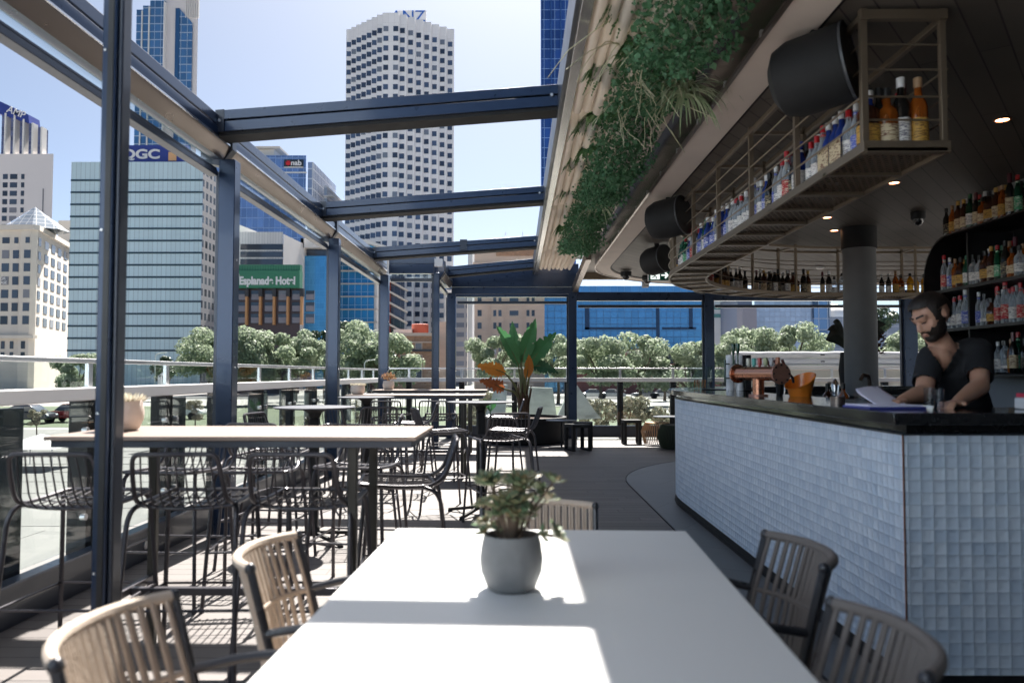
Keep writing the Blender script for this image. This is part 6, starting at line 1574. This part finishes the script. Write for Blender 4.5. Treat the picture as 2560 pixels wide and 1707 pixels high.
def tree(label, u, vt, Y, k, var, g, zb=GZ, flat=1.0):
    me, Ls = VAR[var]; rz_ = {'gum': 4.2, 'dark': 4.4, 'small': 2.2}[var[0]]
    x, zt_ = xpx(u, Y), zpx(vt, Y); cz = zt_ - rz_ * k * flat * .98
    t = thing('tree', label, 'tree', (x, Y, zb), 0, g)
    c = bpy.data.objects.new('crown', me); COL.objects.link(c); c.parent = t; c.location = (0, 0, cz - zb); c.scale = (k, k, k * flat); c.rotation_euler = (0, 0, rt.uniform(0, 6.28)) if var[0] != 'x' else (0, 0, 0)
    rot = Matrix.Rotation(c.rotation_euler.z, 3, 'Z'); m = MB(); h = cz - zb; r0 = .05 * k * rz_
    fk = Vector((0, 0, h - rz_ * k * .55)); m.tube([(0, 0, -.1), fk * .5 + Vector((.08 * k, 0, 0)), fk], [r0 * 1.25, r0 * .9, r0 * .75], 9)
    for lc, lr in Ls[:9]:
        e = rot @ Vector((lc.x * k, lc.y * k, lc.z * k * flat)) + Vector((0, 0, h)); m.tube([fk, fk.lerp(e, .5) + Vector((0, 0, .25 * k)), e], [r0 * .5, r0 * .32, r0 * .1], 6)
    m.build('trunk', BARK, t); return t
G1 = 'pale gum trees beyond the terrace'
for i, (lab, u, vt, Y, k, v, fl) in enumerate((
    ('pale gum tree in front of the right edge of the pale green office', 525, 806, 92, 1.0, 0, 1.0), ('broad pale gum tree below the green hotel sign, left half', 628, 796, 96, 1.15, 1, 1.0), ('pale gum tree below the green hotel sign, right half', 706, 800, 95, 1.05, 2, 1.0),
    ('pale gum tree in front of the bright blue glass slab', 782, 800, 100, .85, 3, 1.1), ('tall pale gum tree in front of the blue office with sunshades', 900, 786, 90, 1.1, 0, 1.1), ('pale gum tree just left of the old brick building', 962, 812, 88, 1.0, 1, 1.0),
    ('rounded pale gum tree behind the banana-leaved plant, left', 1240, 812, 98, 1.0, 2, 1.0), ('pale gum tree between the sandstone building and the blue office', 1395, 806, 100, 1.0, 3, 1.05), ('pale gum tree in the middle of the far opening, left of the blue reflections', 1500, 822, 88, .95, 1, .95),
    ('pale gum tree in the middle far opening, tallest of that group', 1598, 815, 92, 1.05, 0, 1.0), ('pale gum tree touching the dark post left of the beer taps', 1716, 822, 94, 1.1, 2, 1.0), ('pale gum tree directly above the white dispenser cylinders', 1800, 816, 96, .95, 3, .95),
    ('tall pale gum tree above the copper beer taps', 1868, 797, 100, 1.1, 1, 1.0), ('broad pale gum tree above the orange ice bucket', 1985, 790, 98, 1.15, 0, 1.0), ('pale gum tree just left of the round column', 2080, 858, 90, 1.0, 2, .9),
    ('pale gum tree seen right of the round column', 2218, 800, 95, 1.0, 3, 1.0), ('pale gum tree seen behind the bartender head', 2295, 800, 92, 1.0, 1, 1.0),
    ('low pale tree left of the near post behind the balustrade', 200, 862, 80, .7, 2, 1.0))):
    tree(lab, u, vt, Y, k, ('gum', v), G1, flat=fl)
for lab, u, vt, Y, k, v in (('dark evergreen tree between the pale gums and the blue slab', 812, 806, 112, .8, 0), ('dark evergreen tree in front of the sunshade office', 862, 790, 112, .75, 1), ('low dark tree in front of the pale green office', 425, 872, 110, .7, 0), ('dark evergreen tree at the right foot of the hotel', 742, 842, 108, .8, 1), ('tall dark conifer-like tree right of the round column', 2190, 748, 130, 1.0, 0), ('dark tree filling the gap behind the far pale gums', 1660, 850, 112, .9, 1), ('dark tree behind the pale gum by the brick building', 930, 826, 104, .9, 0)):
    tree(lab, u, vt, Y, k, ('dark', v), 'dark evergreen trees in the city')
for i, (lab, u, vt, Y, k) in enumerate((('young tree with rusty leaves behind the marble slabs', 1208, 950, 44, .9), ('young tree behind the left far balustrade panel', 1505, 950, 46, 1.1), ('young tree behind the far balustrade, beside a dark post', 1566, 958, 46, 1.1), ('young tree behind the far balustrade near the bar end', 1668, 968, 46, 1.05), ('small rusty tree seen under the white beam', 1185, 985, 44, .8), ('slim street tree at the lawn edge, left of the near post', 98, 1006, 40, .34), ('slim street tree seen through the lower left glass', 492, 988, 44, .4))):
    tree(lab, u, vt, Y, k, ('small', i % 2), 'young street trees below the terrace')
# --- marble forms, lamps, cars, white canvas
MARB = M('green_grey_marble', (.40, .43, .40), .3, 0, .6, 1.6, bump=0, stretch=(1, 1, 2.2))
def slab_obj(lab, pts, Y, dy, lean):
    t = thing('marble_slab', lab, 'marble slab', (at(*pts[0], Y).x, Y, GZ), 0, 'leaning marble slabs outside')
    P = [at(u, v, Y) for u, v in pts]; k = len(P); zb = min(p.z for p in P)
    V = [p + Vector((0, (p.z - zb) * lean, 0)) for p in P]; V += [p + Vector((0, dy, 0)) for p in V]
    MB().add(V, [tuple(range(k)), tuple(range(2 * k - 1, k - 1, -1))] + [(i, k + i, k + (i + 1) % k, (i + 1) % k) for i in range(k)]).build('slab', MARB, t, True)
slab_obj('leaning marble slab left of the big plant', [(1208, 1050), (1262, 1050), (1268, 962), (1240, 962)], 22, .5, .5)
slab_obj('upright marble slab behind the big plant', [(1318, 1040), (1392, 1040), (1382, 970), (1322, 968)], 23, .5, .1)
slab_obj('sloping marble slab right of the far middle post', [(1390, 1050), (1505, 1046), (1490, 1030), (1444, 962), (1432, 962)], 22, .5, .3)
LP = M('lamp_white', (.72, .73, .73), .4)
for u, v, Y, lab in ((400, 884, 75, 'white curved street lamp in front of the pale green office'), (922, 902, 80, 'white curved street lamp in front of the tall gum tree')):
    x, z = xpx(u - 10, Y), zpx(v, Y) - GZ; t = thing('street_lamp', lab, 'street lamp', (x, Y, GZ), 0, 'white curved street lamps')
    MB().tube(rounded([(0, 0, 0), (0, 0, z), (.9, 0, z + .1)], .5), [.05] * 8, 8).build('pole', LP, t); MB().bar((.55, 0, z + .1), (1.1, 0, z + .12), .18, .06).build('lamp_head', LP, t, bevel=.02)
t = thing('angled_pylon', 'white angled lamp pylon seen through the upper glass panel', 'pylon', (xpx(403, 40), 40, GZ)); z = zpx(938, 40) - GZ
MB().bar((0, 0, 0), (0, 0, z), .18, .14).build('stem', LP, t); MB().bar((-.02, 0, z - .05), (.4, 0, z + .28), .14, .1).build('head', LP, t)
def car(lab, x, Y, col):
    t = thing('parked_car', lab, 'car', (x, Y, GZ + .012), 0, 'cars parked along the road'); pm = M('car_paint_%s' % lab.split()[0], col, .25, .2, .03, 2, coat=.6)
    prof = [(-2.1, .35), (-2.15, .65), (-1.95, .85), (-1.1, .92), (1.35, .92), (2.0, .8), (2.12, .55), (2.08, .35)]
    m = MB().ext([(a, b) for a, b in prof], -.85, .85); m.build('body', pm, t, bevel=.06)
    MB().ext([(-1.15, .93), (-.6, 1.4), (.75, 1.42), (1.4, .93)], -.72, .72).build('cabin', WGL, t, bevel=.06); MB().ext([(-.55, 1.41), (.7, 1.43), (.65, 1.47), (-.5, 1.46)], -.68, .68).build('roof', pm, t)
    for a in (-1.3, 1.3):
        for s in (-1, 1): MB().cyl((a, s * .72, .32), (a, s * .88, .32), .32, 16).build('wheel', BLACKM, t)
    for s in (-1, 1): MB().ell((2.05, s * .6, .66), (.08, .16, .08), 8, 6).build('headlight', WHITEC, t)
for i, (lab, u, c) in enumerate((('white car parked beyond the young trees, leftmost', 1480, (.7, .7, .7)), ('silver car parked beyond the young trees, middle', 1528, (.4, .42, .45)), ('grey car parked beyond the young trees, right', 1612, (.2, .21, .24)), ('pale car parked beyond the young trees, farthest right', 1655, (.6, .6, .62)))): car(lab, xpx(u, 121), 121, c)
for lab, u, Y, c in (('dark car parked on the street below, far left', 70, 60, (.05, .05, .06)), ('red car parked on the street below, left of the near post', 188, 62, (.35, .03, .03)), ('white van-like car on the street below the pale green office', 455, 66, (.7, .7, .7))): car(lab, xpx(u, Y), Y, c)
t = thing('concrete_planter_wall', 'long low concrete wall beyond the bar with a pale top edge', 'wall', (8.5, 18.3, GZ)); MB().box(5.15, 14, 18.2, 18.6, GZ, 1.5).build('wall_body', CONC, t, True, bevel=.004); MB().box(5.1, 14, 18.15, 18.64, 1.502, 1.55).build('coping', WHITEP, t, True, bevel=.004)
for i, z in enumerate((1.635, 1.79)):
    t = thing('rolled_canvas', ('lower', 'upper')[i] + ' long white rolled canvas lying on the concrete wall', 'rolled canvas', (8.5, 18.35, z), 0)
    m = MB(); m.tube([(5.05 + q * .3, 18.35, z + .006 * math.sin(q * 2.3 + i)) for q in range(30)], [.078 + .004 * math.sin(q * 1.7) for q in range(30)], 12); m.build('roll', WHITEP, t, True)
    m = MB()
    for xx in (7.1, 7.55): m.box(xx, xx + .09, 18.262, 18.275, z - .012, z + .012)
    m.build('slot', BLACK, t, True)
t = thing('market_tent', 'small white market tent on the pavement below, far left', 'tent', (xpx(110, 32), 32, GZ)); m = MB(); zt2 = zpx(1085, 32) - GZ
m.add([(-1.2, -1.2, zt2 - .5), (1.2, -1.2, zt2 - .5), (1.2, 1.2, zt2 - .5), (-1.2, 1.2, zt2 - .5), (0, 0, zt2)], [(0, 1, 4), (1, 2, 4), (2, 3, 4), (3, 0, 4)]); m.build('roof', WHITEP, t, flat=True)
for a in (-1, 1):
    for b in (-1, 1): MB().cyl((a * 1.15, b * 1.15, 0), (a * 1.15, b * 1.15, zt2 - .5), .03, 6).build('leg', ALU, t)

# ------------------------------------------------------------------ light, sky, camera
SUN = Vector((.055, .73, 1)).normalized()
EL = math.asin(SUN.z)
ld = bpy.data.lights.new('sun', 'SUN'); ld.energy = 3.7; ld.angle = rad(.53); ld.color = (1, .95, .88)
lo = bpy.data.objects.new('sun', ld); COL.objects.link(lo); lo.rotation_euler = SUN.to_track_quat('Z', 'Y').to_euler()
wd = bpy.data.worlds.new('World'); S.world = wd; wd.use_nodes = True; t = wd.node_tree
sk = t.nodes.new('ShaderNodeTexSky'); sk.sky_type = 'NISHITA'; sk.sun_disc = False; sk.sun_elevation = EL; sk.sun_rotation = math.atan2(SUN.x, SUN.y)
sk.air_density = .45; sk.dust_density = 1.5; sk.ozone_density = 2.6; sk.altitude = 10
hz = t.nodes.new('ShaderNodeMix'); hz.data_type = 'RGBA'; hz.blend_type = 'MULTIPLY'; hz.inputs[0].default_value = 1; hz.inputs[7].default_value = (.88, .885, .80, 1)
t.links.new(sk.outputs[0], hz.inputs[6]); t.links.new(hz.outputs[2], t.nodes['Background'].inputs[0]); t.nodes['Background'].inputs[1].default_value = .052
cam = bpy.data.cameras.new('camera'); co = bpy.data.objects.new('camera', cam); COL.objects.link(co); S.camera = co
co.location = (0, 0, HC); co.rotation_euler = (rad(90) + PITCH, 0, YAW)
cam.sensor_width = 36; cam.lens = F * 36 / 2560; cam.clip_start = .05; cam.clip_end = 9000
cam.dof.use_dof = True; cam.dof.focus_distance = 12.0; cam.dof.aperture_fstop = 2.4
v = S.view_settings; v.view_transform = 'Standard'; v.look = 'None'; v.exposure = 2.22; v.gamma = 1; v.use_curve_mapping = False
c = S.cycles; c.use_denoising = True; c.max_bounces = 8; c.diffuse_bounces = 4; c.glossy_bounces = 4; c.transmission_bounces = 6; c.transparent_max_bounces = 24
c.caustics_reflective = False; c.caustics_refractive = False; c.sample_clamp_indirect = 6
